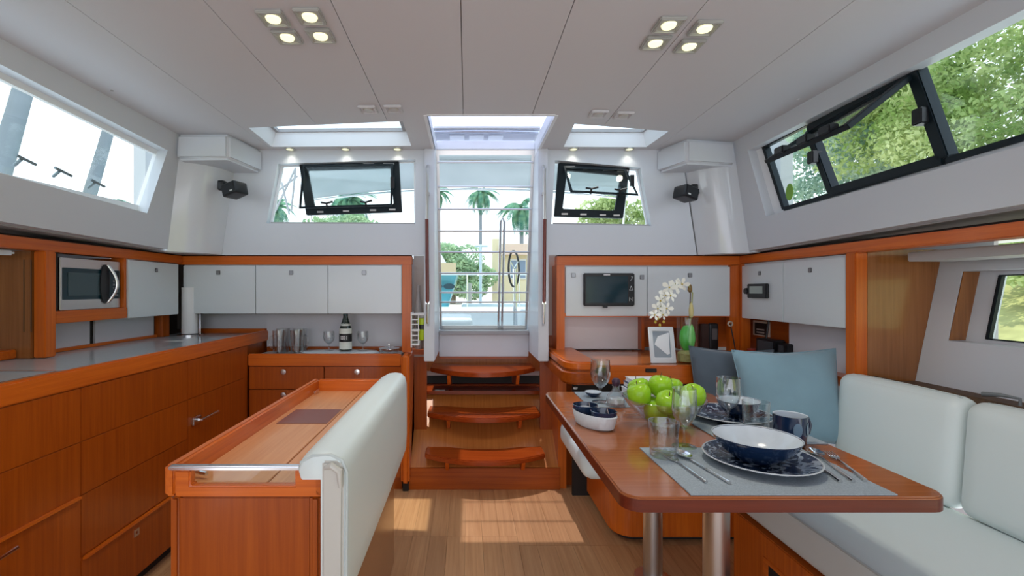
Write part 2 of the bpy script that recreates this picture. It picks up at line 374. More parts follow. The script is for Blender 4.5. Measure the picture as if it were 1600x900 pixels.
# rear wall, left and right of the companionway
wb = empty('wall_rear', (0, 2.93, 1.5), kind='structure')
YR = 2.93
OL = [P(416,349,YR), P(650,350,YR), P(649,249,YR), P(434,256,YR)]
OR = [P(861,350,YR), P(1018,353,YR), P(1001,262,YR), P(867,250,YR)]
zb2 = 1.472
build('wall_panel', MB().ring([(-1.56,YR,zb2),(-.262,YR,zb2),(-.262,YR,H),(-1.47,YR,H)], OL, (0,.05,0)), WHITE, wb)
build('wall_panel', MB().ring([(.50,YR,zb2),(1.46,YR,zb2),(1.36,YR,H),(.50,YR,H)], OR, (0,.05,0)), WHITE, wb)
def corner(side, a, b, at, bt, nm):
    pts_b = []; pts_t = []
    for k in range(13):
        t = k/12; bulge = math.sin(t*math.pi)*.055
        d = Vector((b[0]-a[0], b[1]-a[1])); nn = Vector((side*d.y*side, -d.x)).normalized()
        if nn.y > 0: nn = -nn
        pts_b.append(Vector((a[0]+d.x*t+nn.x*bulge, a[1]+d.y*t+nn.y*bulge, zb2)))
        d2 = Vector((bt[0]-at[0], bt[1]-at[1])); pts_t.append(Vector((at[0]+d2.x*t+nn.x*bulge, at[1]+d2.y*t+nn.y*bulge, H)))
    m = MB(); n = 13; off = Vector((side*.05, .05, 0))
    m.add(pts_b + pts_t, [(i, i+1, n+i+1, n+i) for i in range(n-1)])
    m.add([p+off for p in pts_b] + [p+off for p in pts_t], [(i+1, i, n+i, n+i+1) for i in range(n-1)])
    return build('corner_panel', m, GLOSSW, wb)
corner(-1, (lx(1.485)-.004,2.663), (-1.562,2.932), (lx(H)-.004,2.663), (-1.46,2.932), 'l')
corner(1, (1.468,2.932), (rx(1.485)+.004,2.778), (1.37,2.932), (rx(H)+.004,2.778), 'r')
for pts in ([(-1.30,2.935),(-1.355,2.615),(-1.66,2.62),(-1.66,2.935)], [(1.20,2.935),(1.60,2.935),(1.61,2.76),(1.285,2.70)]):
    build('corner_box', MB().prism([(p[0], p[1], 1.992) for p in pts], (0,0,.147)), WHITE, wb, bev=.018, seg=3)
    # caps and backings added at the corners to stop light leaks
for sd in (-1, 1):
    fx, ex = (lx(1.485), -1.562) if sd < 0 else (rx(1.485), 1.468)
    build('leak_cap', MB().prism([(fx,2.70 if sd < 0 else 2.80,1.474),(ex,2.945,1.474),(ex,3.26,1.474),(sd*2.5,3.26,1.474),(sd*2.5,2.66,1.474),(fx+sd*.03,2.68 if sd < 0 else 2.78,1.474)], (0,0,.004)), GREYV, wb)
    xs_ = (-1.46,-1.80) if sd < 0 else (1.36,1.75)
    build('leak_backing', MB().prism([(xs_[0]+sd*.04,2.985,1.48),(xs_[0]+sd*.06,3.03,1.48),(xs_[1]+sd*.30,2.90,1.48),(xs_[1]+sd*.12,2.75,1.48)], (0,0,.68)), GREYV, wb)  # unseen block added to shut out daylight through the corner gap
w5 = empty('window_5', OL[0], kind='structure'); w6 = empty('window_6', OR[0], kind='structure')
def pushin(pts, y): return [Vector((p.x, y, p.z)) for p in pts]
for e, O, F, S, dip in ((w5, OL, [(478,336),(628,331),(623,250),(467,254)], [(474,258),(615,256),(613,322),(468,326)], .05),
                   (w6, OR, [(866,338),(974,341),(984,262),(873,254)], [(880,260),(977,264),(997,306),(891,301)], .14)):
    og = pushin(O, YR+.05); c_ = sum(og, Vector())/4
    build('window_frame', MB().ring(og, [p+(c_-p)*.035 for p in og], (0,.015,0)), BRIGHT, e)
    build('window_pane', MB().prism([p+Vector((0,.017,0)) for p in og], (0,.005,0)), PANE, e)
    sill = [og[0]+Vector((.02,-.03,.0)), og[1]+Vector((-.01,-.03,0)), og[1]+Vector((-.01,-.03,.012)), og[0]+Vector((.02,-.03,.012))]
    build('window_sill', MB().prism(sill, (0,.03,0)), GREYV, e)
    fo = [P(a, b, YR+.035) for a, b in F]; cf = sum(fo, Vector())/4; fi = []
    cxy = cf
    for p in fo:
        v = cf - p; fi.append(p + Vector((.055 if v.x > 0 else -.055, 0, .05 if v.z > 0 else -.05)))
    fr = build('sash_frame', MB().ring(fo, fi, (0,.028,0)), NAVYF, e, bev=.004)
    for t in (.15,.42,.7,.9):
        q = fo[0] + (fo[1]-fo[0])*t; build('vent_slot', MB().box(q.x-.02,q.x+.02,YR+.030,YR+.034,q.z+.012,q.z+.022), BRUSH, fr)
        q = fo[3] + (fo[2]-fo[3])*t; build('vent_slot', MB().box(q.x-.035,q.x+.035,YR+.030,YR+.034,q.z-.03,q.z-.018), BRUSH, fr)
    ys = [YR+.02, YR+.02, YR+.02-dip, YR+.02-dip]
    so_ = [P(S[k][0], S[k][1], ys[k]) for k in range(4)]; cs = sum(so_, Vector())/4
    si = [p + Vector(((.012 if cs.x > p.x else -.012), 0, (.012 if cs.z > p.z else -.012))) for p in so_]
    sh = build('opened_sash', MB().ring(so_, si, (0,-.012,0)), NAVYF, e)
    build('window_pane', MB().prism([p+Vector((0,-.004,0)) for p in si], (0,-.004,0)), PANE, sh)
    for t in (.3,.72):
        q = so_[3] + (so_[2]-so_[3])*t; build('latch', MB().tube([q, q+Vector((0,-.02,.025)), q+Vector((.04,-.025,.035))], .007, 8).tube([q+Vector((0,-.02,.025)), q+Vector((-.035,-.025,.03))], .006, 8), BLACK, sh)
    q = so_[1] + (so_[2]-so_[1])*.45; build('latch', MB().box(q.x-.012,q.x+.012,q.y-.03,q.y-.014,q.z-.04,q.z+.03), BLACK, sh)

# companionway: jambs, leaning glazed door with bars, sliding hatch
def jamb(x0, x1):
    return MB().hexa([(x0,2.90,.80),(x1,2.90,.80),(x1,3.47,.80),(x0,3.47,.80)], [(x0,2.90,H+.0),(x1,2.90,H+.0),(x1,3.12,H+.0),(x0,3.12,H+.0)])
dj = empty('trim_1', (.12,2.95,.8), kind='structure')
build('jamb', jamb(-.272,-.206), WHITE, dj, bev=.004); build('jamb', jamb(.448,.512), WHITE, dj, bev=.004)
for x0, x1, sgn in ((-.222,-.205,1), (.447,.464,-1)):
    build('hatch_runner', MB().hexa([(x0,2.345,H-.004),(x1,2.345,H-.004),(x1,3.12,H-.004),(x0,3.12,H-.004)], [(x0,2.345,H+.09),(x1,2.345,H+.09),(x1,3.12,H+.09),(x0,3.12,H+.09)]), BRIGHT, dj)
build('hatch_coaming', MB().box(-.205,.447,2.335,2.349,H-.004,H+.09), BRIGHT, dj)
d1 = empty('door_1', (.12,3.4,.9), kind='structure')
def dY(z): return 3.43 - (z-.97)*.30
def dpt(x, z, d=0): return Vector((x, dY(z)+d, z))
zt, zbm = 2.20, .955
build('door_frame', MB().ring([dpt(-.205,zbm), dpt(.447,zbm), dpt(.447,zt), dpt(-.205,zt)], [dpt(-.188,zbm+.03), dpt(.430,zbm+.03), dpt(.430,zt-.05), dpt(-.188,zt-.05)], (0,.02,0)), BRUSH, d1)
build('glass_pane', MB().prism([dpt(-.195,zbm+.01,.008), dpt(.44,zbm+.01,.008), dpt(.44,zt-.01,.008), dpt(-.195,zt-.01,.008)], (0,.006,0)), PANE, d1)
for py in (254, 292, 327, 361, 394, 427, 457, 472, 487):
    z = 1.7
    for _ in range(20): z = Z_(py, dY(z))
    build('door_bar', MB().tube([dpt(-.20,z,-.004), dpt(.442,z,-.004)], .0065, 8), BRUSH, d1)
build('door_bar', MB().tube([dpt(.258,.98,-.008), dpt(.258,1.72,-.008), dpt(.245,1.75,-.008), dpt(.232,1.72,-.008), dpt(.232,.98,-.008)], .009, 8), STEEL, d1)
build('door_sill', MB().box(-.205,.447,3.33,3.45,.925,.955), GREYV, d1, bev=.004)
build('wash_board', MB().box(-.205,.447,3.36,3.45,.765,.925), WHITE, d1, bev=.003)
build('hatch_rail', MB().box(-.205,.447,3.05,3.09,H+.04,H+.10), BRIGHT, d1, bev=.004)
build('hatch_pane', MB().box(-.205,.447,2.35,3.08,H+.098,H+.106), HATCHG, d1)
for yy in (2.55, 2.78): build('hatch_strip', MB().box(-.2,.442,yy,yy+.012,H+.088,H+.098), BRIGHT, d1)
for sx, nm, nm2 in ((-.247, 'left', 'left'), (.478, 'right', 'right')):
    hr = empty('hand_rail', (sx, 2.87, 1.0), f'slim dark teak grab rail in steel ends on the {nm} side of the companionway door', 'handrail', 'grab rails beside the companionway')
    build('rail', MB().tube([(sx,2.868,1.17),(sx+(.004 if sx > 0 else -.004),2.862,1.69)], .011, 10), RAILW, hr)
    build('steel_end', MB().tube([(sx,2.895,1.03),(sx,2.868,1.045),(sx,2.868,1.17)], .008, 8), STEEL, hr)
    build('steel_end', MB().tube([(sx+(.004 if sx > 0 else -.004),2.862,1.69),(sx,2.858,2.0),(sx,2.898,2.03)], .009, 8), BRUSH, hr)
    for z in (1.17, 1.85): build('bracket', MB().box(sx-.012,sx+.012,2.862,2.90,z-.008,z+.008), STEEL, hr)

# side recesses beside the door and wood riser below it
tr2 = empty('trim_2', (.12, 3.45, .5), kind='structure')
build('recess_panel', MB().box(-.36,-.272,3.10,3.12,.80,1.48), pbr('beige_panel', (.50,.44,.40), .5), tr2)
build('recess_panel', MB().box(.50,.62,3.10,3.12,.945,1.48), pbr('beige_panel2', (.56,.47,.42), .5), tr2)
build('recess_panel', MB().box(.49,.60,3.10,3.12,.3,.945), Dz, tr2)
build('recess_panel', MB().box(-.36,-.272,3.10,3.12,.3,.80), Dz, tr2)
build('riser_board', MB().box(-.37,.585,3.47,3.49,.64,.80), LAD, tr2)
build('riser_lip', MB().box(-.205,.447,3.43,3.47,.735,.765), Wx, tr2, bev=.004)
build('void_shade', MB().box(-.60,.80,3.58,3.60,.0,.80), DARK, tr2)  # dark sheet painted in for the shade behind the treads
build('step_ledge', MB().box(-.372,.585,3.28,3.56,.505,.53), Sx, tr2, bev=.006)
build('vent_plate', MB().box(-.23,-.16,3.29,3.33,.53,.533), BRUSH, tr2)
# floor
fl = empty('floor', (0, 1.3, 0), kind='structure')
xx = -1.42; k = 0
pm = {}
while xx < 1.9:
    wd = .088
    ysplit = [-1.8, -.3, 1.10 + .06*(k % 3), 2.34 if xx < .22 else 2.255, 3.2]
    for a, b in zip(ysplit, ysplit[1:]):
        key = (round(b-a, 3),)
        if key not in pm: pm[key] = MB().box(-wd/2+.0003, wd/2-.0003, -(b-a)/2+.0008, (b-a)/2-.0008, -.02, 0).mesh(bev=.0004, seg=1); pm[key].materials.append(FLR)
        o = bpy.data.objects.new('plank', pm[key]); C.objects.link(o); o.parent = fl; o.location = (xx+wd/2, (a+b)/2-1.3, 0)
    xx += wd; k += 1
build('subfloor', MB().box(-1.45,1.95,-1.8,3.3,-.04,-.0205), STEMB, fl)
# hull sides behind the furniture (closes the shell)
build('hull_panel', MB().box(-2.5,-2.48,-1.8,3.2,0,1.5), GREYV, wl); build('hull_panel', MB().box(2.4,2.42,2.1,3.2,0,1.5), GREYV, wr)
build('hull_back', MB().box(-2.4,-.37,3.24,3.26,0,1.47), GREYV, wb)
build('hull_back', MB().box(.62,2.4,3.24,3.26,0,1.47), GREYV, wb)
# wood cornice trims under the white walls
t3 = empty('trim_3', (-1.8,2.9,1.42), kind='structure')
build('cornice', MB().box(-1.90,-1.818,-1.8,2.948,1.418,1.467), Wy, t3, bev=.004)
build('cornice', MB().box(-1.86,-.355,2.948,3.02,1.412,1.467), Wx, t3, bev=.004)
build('gap_strip', MB().box(-1.9,-.36,2.975,3.03,1.466,1.473), DARK, t3); build('gap_strip', MB().box(-1.9,-1.845,-1.8,2.97,1.466,1.477), DARK, t3)
t4 = empty('trim_4', (1.8,2.9,1.42), kind='structure')
build('cornice', MB().box(1.741,1.82,-1.8,2.948,1.418,1.467), Wy, t4, bev=.004)
build('cornice', MB().box(.572,1.79,2.948,3.02,1.408,1.467), Wx, t4, bev=.004)
build('gap_strip', MB().box(.58,1.9,2.975,3.03,1.466,1.473), DARK, t4); build('gap_strip', MB().box(1.765,1.82,-1.8,2.97,1.466,1.477), DARK, t4)

# ================================================================== GALLEY, LEFT RUN
LX = -1.366
gl = empty('galley_cabinet', (-1.6,1.3,0), 'long dark teak galley cabinet of drawers and a latched door along the left side', 'cabinet')
build('body', MB().box(-2.2,LX-.0045,-.30,2.87,.065,.897), Dz, gl)
build('rear_body', MB().box(-2.2,LX-.02,2.87,3.22,0,.90), Dz, gl)
g = .0008
cols = [(-.35,.95),(.95,1.63),(1.63,2.25)]
for (a, b) in cols:
    build('drawer_front', MB().box(LX-.02,LX,a+g,b-g,.713,.903), Dz, gl, bev=.0015)
    build('drawer_front', MB().box(LX-.02,LX,a+g,b-g,.523,.7115), Dz, gl, bev=.0015)
    if b < 1.7:
        f = build('drawer_front', MB().box(LX-.02,LX,a+g,b-g,.07,.512), Dz, gl, bev=.0015)
        build('finger_lip', MB().prism([(LX-.003,a+.01,.512),(LX+.012,a+.01,.516),(LX+.012,a+.01,.524),(LX-.003,a+.01,.524)], (0,b-a-.02,0)), Wy, f)
        lt = build('latch', MB().box(LX,LX+.012,b-.33,b-.30,.465,.495), STEEL, f, bev=.003)
        build('latch_lever', MB().tube([(LX+.012,b-.315,.48),(LX+.028,b-.315,.48),(LX+.03,b-.26,.485)], .005, 8), STEEL, f)
    else:
        build('drawer_front', MB().box(LX-.02,LX,a+g,b-g,.305,.521), Dz, gl, bev=.0015)
        f = build('drawer_front', MB().box(LX-.02,LX,a+g,b-g,.07,.29), Dz, gl, bev=.0015)
        build('finger_lip', MB().prism([(LX-.003,a+.01,.29),(LX+.012,a+.01,.293),(LX+.012,a+.01,.301),(LX-.003,a+.01,.301)], (0,b-a-.02,0)), Wy, f)
        q = onside(213,832,LX,0); build('push_lock', MB().ring([(LX,q.y-.014,q.z-.014),(LX,q.y+.014,q.z-.014),(LX,q.y+.014,q.z+.014),(LX,q.y-.014,q.z+.014)], [(LX,q.y-.007,q.z-.007),(LX,q.y+.007,q.z-.007),(LX,q.y+.007,q.z+.007),(LX,q.y-.007,q.z+.007)], (.003,0,0)), BRUSH, f)
build('drawer_front', MB().box(LX-.02,LX,2.25+g,2.865,.713,.903), Dz, gl, bev=.0015)
dr = build('door', MB().box(LX-.02,LX,2.25+g,2.82,.07,.711), Dz, gl, bev=.0015)
q = onside(306,656,LX,0)
build('latch_plate', MB().box(LX,LX+.014,q.y-.04,q.y+.03,q.z-.02,q.z+.022), STEEL, dr, bev=.004)
build('latch_lever', MB().tube([(LX+.014,q.y,q.z),(LX+.032,q.y,q.z),(LX+.036,q.y+.14,q.z+.004)], .008, 10), STEEL, dr)
build('plinth', MB().box(-2.1,LX-.05,-.35,2.8,0,.068), DARK, gl)
wt = empty('worktop', (-1.6,1.3,.9), 'long glossy grey galley worktop with a raised teak edge on the left', 'worktop')
build('top', MB().box(-2.25,LX-.026,-.35,3.19,.905,.955), CTOP, wt)
build('fiddle', MB().box(LX-.026,LX+.006,-.35,3.17,.905,.974), Wy, wt, bev=.006)
build('fiddle_end', MB().box(-1.96,LX-.02,3.15,3.17,.955,.985), Wx, wt, bev=.003)
q0 = onside(0,603,-1.55,0)
build('sink_rim', MB().ring([(-1.8,.7,.956),(-1.46,.7,.956),(-1.46,1.66,.956),(-1.8,1.66,.956)], [(-1.79,.71,.956),(-1.47,.71,.956),(-1.47,1.65,.956),(-1.79,1.65,.956)], (0,0,.004)), STEEL, wt)

ov = empty('wall_cupboard', (-1.9,2.4,1.1), 'wall cupboard on the left with teak post, open microwave bay and one white flap door', 'cupboard')
build('post', MB().box(-1.87,-1.818,1.985,2.04,.957,1.418), Wz, ov, bev=.004)
build('side_panel', MB().box(-2.45,-1.87,2.02,2.045,.957,1.418), BULK, ov)
for y0 in (-2.005, -1.965): pass
build('bay_side', MB().box(-2.3,-1.83,2.045,2.06,1.155,1.418), DARK, ov)
build('bay_back', MB().box(-2.32,-2.30,2.045,2.94,1.05,1.418), DARK, ov)
build('shelf', MB().box(-2.3,-1.822,2.04,2.47,1.10,1.156), Wy, ov, bev=.002)
build('divider', MB().box(-2.3,-1.83,2.458,2.474,1.10,1.418), Wz, ov)
build('cupboard_floor', MB().box(-2.3,-1.84,2.474,2.93,1.10,1.115), DOORW, ov)
dd = build('flap_door', MB().box(-1.838,-1.82,2.478,2.905,1.098,1.412), DOORW, ov, bev=.002)
def lock_x(x, y, z, par, s=1):
    return build('push_lock', MB().box(min(x, x+.004*s), max(x, x+.004*s), y-.012, y+.012, z-.012, z+.012), LOCKM, par, bev=.002)
def lock_y(x, y, z, par):
    a = build('push_lock', MB().box(x-.014,x+.014,y-.004,y,z-.014,z+.014), LOCKM, par, bev=.002); return a
q = onside(244,422,-1.82,0); lock_x(-1.82, q.y, q.z, dd)
build('splash_panel', MB().box(-1.96,-1.945,2.06,2.375,.957,1.10), SPLASH, ov); build('splash_panel', MB().box(-1.96,-1.945,2.41,2.86,.957,1.10), SPLASH, ov)
build('splash_gap', MB().box(-1.965,-1.957,2.0,3.2,.957,1.10), DARK, ov); build('splash_lip', MB().box(-1.945,-1.93,2.05,2.87,.956,.972), Wy, ov, bev=.002)
build('corner_block', MB().box(-1.955,-1.90,2.88,2.94,.957,1.10), Dz, ov)
# forward locker seen at the extreme left edge
lk = empty('tall_locker', (-2.1,1.98,.95), 'dark teak locker panel with two vertical grooves at the left edge of the picture', 'locker')
build('panel', MB().box(-2.45,-1.872,1.975,2.018,.957,1.418), BULK, lk)
for px in (36, 47): build('groove', MB().box(X_(px,1.97)-.0016,X_(px,1.97)+.0016,1.973,1.976,1.07,1.38), STEMB, lk)
build('fiddle_rail', MB().box(-2.45,-1.93,1.90,1.975,.957,.995), Wx, lk, bev=.004)
ll = tag(build('reading_lamp', MB().prism([(-2.35,1.80,1.412),(-1.86,1.90,1.412),(-1.95,1.74,1.412),(-2.35,1.55,1.412)], (0,0,-.02)), WHITE, bev=.006), 'white triangular lamp panel under the cornice at the far left edge', 'lamp')

mw = empty('microwave', (-1.95,2.28,1.157), 'stainless microwave oven with dark glass door and curved black handle', 'microwave')
mx = -1.845; my0, my1, mz0, mz1 = 2.088, 2.452, 1.158, 1.398
build('body', MB().box(-2.25,mx-.02,my0+.005,my1-.005,mz0,mz1), BLACK, mw)
build('door_frame', MB().ring([(mx,my0,mz0),(mx,my1,mz0),(mx,my1,mz1),(mx,my0,mz1)], [(mx,my0+.012,mz0+.046),(mx,my1-.004,mz0+.046),(mx,my1-.004,mz1-.045),(mx,my0+.012,mz1-.045)], (-.02,0,0)), BRUSH, mw, bev=.003)
build('window', MB().box(mx-.012,mx-.004,my0+.012,my1-.004,mz0+.046,mz1-.045), SCREEN, mw)
build('window_screen', MB().box(mx-.004,mx-.002,my0+.045,my0+.235,mz0+.065,mz1-.065), pbr('mesh_screen', (.06,.10,.115), .4), mw)
hp = [(mx-.004, my0+.292 + .026*math.sin(t*math.pi) - .02, mz0+.028+.19*t) for t in [i/12 for i in range(13)]]
hp = [(mx + .004 + .028*math.sin(i/12*math.pi), p[1], p[2]) for i, p in enumerate(hp)]
h_ = build('handle', MB().tube(hp, .009, 10), STEEL, mw)
build('handle_recess', MB().prism([(mx, my0+.255+.030*math.cos(a), mz0+.122+.098*math.sin(a)) for a in [2*math.pi*k/24 for k in range(24)]], (.006,0,0)), BLACK, mw)
for r in range(5):
    for c in range(2): build('button', MB().box(mx-.004,mx-.001,my0+.316+c*.02,my0+.330+c*.02,mz0+.06+r*.018,mz0+.07+r*.018), pbr('button_grey', (.25,.28,.3), .4) if r+c == 0 else bpy.data.materials['button_grey'], mw)

# paper towel on its stand
pt = empty('paper_towel_stand', (-1.79,2.97,.955), 'steel stand with ring top holding a white paper towel roll in the left corner', 'towel stand')
pc = Vector((-1.79,2.975,.956))
build('base', MB().lathe([(0,0),(.075,0),(.075,.008),(0,.012)], pc), STEEL, pt)
build('rod', MB().tube([pc+Vector((0,0,.01)), pc+Vector((0,0,.335))], .005, 8), STEEL, pt)
build('ring', MB().tube([pc+Vector((.022*math.cos(a),0,.355+.022*math.sin(a))) for a in [2*math.pi*k/20 for k in range(21)]], .004, 8), STEEL, pt)
build('side_rod', MB().tube([pc+Vector((.072,-.01,.01)), pc+Vector((.072,-.01,.145)), pc+Vector((.06,-.01,.15))], .004, 8), STEEL, pt)
tr = build('paper_roll', MB().lathe([(.02,.014),(.047,.014),(.047,.31),(.02,.31),(.02,.014)], pc, 36), PAPER); tag(tr, 'white paper towel roll on the steel stand in the left corner', 'paper roll')

# ================================================================== GALLEY, REAR RUN
ru = empty('rear_wall_cupboard', (-1.1,3.0,1.1), 'row of three white flap doors in a teak frame below the left rear window', 'cupboard')
build('carcass', MB().box(-1.90,-.418,2.972,3.235,1.10,1.412), DOORW, ru)
build('underside', MB().box(-1.90,-.418,2.96,3.235,1.096,1.10), DARK, ru)
build('left_gap', MB().box(-1.86,-1.822,2.955,2.975,1.0,1.412), DARK, ru)
for i, (a, b) in enumerate(((-1.818,-1.357),(-1.353,-.894),(-.890,-.421))):
    dd = build('flap_door', MB().box(a,b,2.95,2.97,1.098,1.406), DOORW, ru, bev=.0025)
    px = (341,455,569)[i]; lock_y(X_(px,2.95), 2.95, Z_(426,2.95), dd)
build('post', MB().box(-.418,-.357,2.948,3.0,.85,1.412), Wz, ru, bev=.004)
build('splash_panel', MB().box(-1.9,-.418,3.17,3.185,.955,1.10), SPLASH, ru); build('splash_panel', MB().box(-1.37,-.418,3.15,3.168,.85,1.098), SPLASH, ru)
build('splash_trim', MB().box(-1.9,-1.37,3.155,3.17,.955,.985), Dx, ru)

rc = empty('rear_galley_cabinet', (-.9,3.0,0), 'teak drawer cabinet under the sink counter, steel knobs, left of the steps', 'cabinet')
build('body', MB().box(-1.362,-.41,2.892,3.23,0,.775), Dz, rc)
for (a, b) in ((-1.362,-.893),(-.889,-.41)):
    for z0, z1 in ((.632,.772),(.335,.628),(.08,.331)):
        f = build('drawer_front', MB().box(a+.003,b-.003,2.872,2.892,z0,z1), Dz, rc, bev=.002)
        cx = {(-1.362): X_(443,2.86), (-.889): X_(558,2.86)}[a]
        build('knob', MB().lathe([(.006,0),(.006,.012),(.017,.016),(.017,.024),(0,.026)], (0,0,0), 16), STEEL, f)
        kn = f.children[-1]; kn.rotation_euler = (R(90),0,0); kn.location = Vector((cx, 2.864, Z_(581,2.86) if z0 > .6 else z1-.03)) - WO[f.name]
build('end_panel', MB().box(-.41,-.357,2.84,3.235,.05,.85), Wz, rc, bev=.015, seg=3)
build('foot', MB().box(-.40,-.365,2.86,3.2,0,.05), DARK, rc)
rw = empty('rear_worktop', (-.9,3.0,.8), 'white sink counter with teak fiddle holding glasses and wine', 'worktop')
build('top', MB().box(-1.362,-.42,2.895,3.15,.775,.80), CTOP, rw)
build('fiddle', MB().box(-1.362,-.411,2.86,2.892,.776,.852), Wx, rw, bev=.006)
build('fiddle_back', MB().box(-1.362,-.42,3.13,3.15,.80,.865), Dx, rw, bev=.003)
sk = build('sink_lid', MB().lathe([(0,.0),(.235,.0),(.262,.012),(.265,.042),(.25,.052),(.1,.056),(0,.056)], (-.84,3.015,.80), 40, 1, .42), SINK, rw)
build('drainer', MB().box(-1.34,-1.12,2.90,3.1,.80,.838), SINK, rw, bev=.004)
build('drainer', MB().box(-.575,-.425,2.90,3.1,.80,.842), SINK, rw, bev=.004)

# mugs, bottle, wine glasses, jar on the sink counter
def glass_mug(loc, label):
    e = empty('glass_mug', (0,0,0), label, 'glass mug', 'clear glass mugs on the sink counter')
    build('body', MB().lathe([(0,0),(.036,0),(.040,.006),(.043,.155),(.0405,.155),(.037,.012),(0,.010)], n=22), GLASS, e)
    build('handle', MB().tube([(-.040,0,.12),(-.062,0,.11),(-.068,0,.075),(-.060,0,.045),(-.039,0,.04)], .0055, 8), GLASS, e)
    e.location = loc; return e
zc = .8385
gm = glass_mug((X_(438,2.96),2.95,zc), 'clear glass mug nearest the left cabinet, front row of the mug cluster')
dup(gm, (X_(466,2.96),2.94,zc), R(185), 'clear glass mug with handle turned right, front right of the mug cluster')
dup(gm, (X_(443,3.06),3.055,zc), R(20), 'clear glass mug at the back left of the mug cluster on the sink counter')
dup(gm, (X_(470,3.06),3.05,zc), R(150), 'clear glass mug at the back right of the mug cluster on the sink counter')
bt = empty('wine_bottle', (X_(540,2.99),2.99,.856), 'dark wine bottle with black and white label on the round sink lid', 'bottle')
bc = Vector((X_(540,2.99),2.99,.8565))
build('bottle_glass', MB().lathe([(0,.006),(.03,0),(.0395,.006),(.0400,.12),(.038,.145),(.026,.185),(.0155,.215),(.0135,.27),(.016,.272),(.016,.285),(0,.286)], bc, 32), WINEG, bt)
build('foil', MB().lathe([(.0160,.232),(.0150,.268),(.0172,.27),(.0172,.288),(0,.289)], bc, 24), pbr('foil', (.03,.07,.085), .3, metal=.4), bt)
lb = build('label', MB().lathe([(.0408,.012),(.0408,.13),(.0395,.145),(.0393,.145),(.0403,.13),(.0403,.012),(.0408,.012)], bc, 32), pbr('label_cream', (.72,.76,.70), .6), bt)
build('label_band', MB().lathe([(.0412,.060),(.0412,.112),(.0405,.112),(.0405,.060),(.0412,.060)], bc, 32), BLACK, bt)
build('neck_label', MB().lathe([(.0330,.163),(.0225,.195),(.0215,.195),(.032,.163),(.033,.163)], bc, 24), bpy.data.materials['label_cream'], bt)
for dx, wd in ((-.018,.006),(-.008,.009),(.006,.008),(.018,.005)):
    yy = bc.y - math.sqrt(.0416**2 - dx**2)
    build('letter', MB().ring([(bc.x+dx-wd/2,yy-.0006,bc.z+.076),(bc.x+dx+wd/2,yy-.0006,bc.z+.076),(bc.x+dx+wd/2,yy-.0006,bc.z+.098),(bc.x+dx-wd/2,yy-.0006,bc.z+.098)],
       [(bc.x+dx-wd/5,yy-.0006,bc.z+.080),(bc.x+dx+wd/5,yy-.0006,bc.z+.080),(bc.x+dx+wd/5,yy-.0006,bc.z+.094),(bc.x+dx-wd/5,yy-.0006,bc.z+.094)], (0,.0006,0)), PAPER, bt)
def goblet(name, loc, label, h=.15, r=.036, foot=.033, group=None, cat='wine glass'):
    e = empty(name, (0,0,0), label, cat, group)
    k = h/.15
    build('bowl', MB().lathe([(0,.052*k),(.012,.053*k),(r*.62,.064*k),(r*.9,.080*k),(r*1.0,.100*k),(r*.98,.125*k),(r*.94,h),(r*.91,h),(r*.95,.125*k),(r*.965,.100*k),(r*.86,.082*k),(r*.58,.067*k),(.010,.056*k),(0,.055*k)], n=28), GLASS, e)
    build('stem', MB().lathe([(0,.004),(.006,.006),(.0042,.02*k),(.004,.042*k),(.008,.0515*k),(0,.052*k)], n=14), GLASS, e)
    build('foot', MB().lathe([(0,0),(foot,0),(foot,.0025),(.008,.005),(0,.005)], n=28), GLASS, e)
    e.location = loc; return e
gp = 'stemless wine glasses beside the bottle'
g1 = goblet('wine_glass', (X_(514,3.0),3.0,.856), 'wine glass standing left of the dark wine bottle', .125, .036, .028, 'wine glasses beside the bottle')
dup(g1, (X_(567,3.0),3.0,.856), None, 'wine glass standing right of the dark wine bottle')
jr = empty('covered_dish', (X_(608,2.98),2.98,.842), 'low clear glass dish with knobbed lid at the right end of the sink counter', 'dish')
jc = Vector((X_(608,2.98),2.98,.8425))
build('dish', MB().lathe([(0,0),(.058,0),(.064,.028),(.061,.028),(.055,.004),(0,.003)], jc), GLASS, jr)
build('lid', MB().lathe([(0,.038),(.03,.036),(.066,.029),(.066,.032),(.03,.040),(0,.041)], jc), STEEL, jr)
build('knob', MB().lathe([(.004,.040),(.004,.048),(.009,.053),(.006,.06),(0,.061)], jc, 14), STEEL, jr)

# items on the side of the galley end panel
hd = empty('wall_holder', (-.33,2.93,1.0), 'white plastic wire holder fixed to the galley end panel beside the companionway', 'holder')
hx0 = -.356
build('back', MB().box(hx0,hx0+.008,2.90,3.02,.885,1.11), PAPER, hd, bev=.002)
for z in (.90, .99, 1.09): build('tray', MB().box(hx0+.008,hx0+.055 + (.03 if z > 1 else 0),2.90,3.0,z,z+.012), PAPER, hd, bev=.002)
for y in (2.905, 2.95, 2.99): build('rib', MB().box(hx0+.045,hx0+.052,y,y+.008,.90,1.10), PAPER, hd)
for z in (.93, .96, 1.03, 1.06): build('rib', MB().box(hx0+.008,hx0+.052,2.902,2.908,z,z+.007), PAPER, hd)
tch = empty('torch', (-.285,2.95,.94), 'lime green torch with a black band hanging beside the steps', 'torch')
tcn = Vector((-.290,2.955,.93))
build('barrel', MB().lathe([(0,0),(.022,0),(.026,.03),(.029,.07),(0,.07)], tcn, 20), LIME, tch)
build('band', MB().lathe([(0,.07),(.033,.07),(.034,.10),(0,.10)], tcn, 20), BLACK, tch)
build('head', MB().lathe([(0,.10),(.033,.10),(.035,.14),(0,.142)], tcn, 20), LIME, tch)
build('lens_cap', MB().lathe([(0,.142),(.026,.142),(.03,.165),(0,.168)], tcn, 20), pbr('clear_grey', (.55,.58,.6), .2), tch)
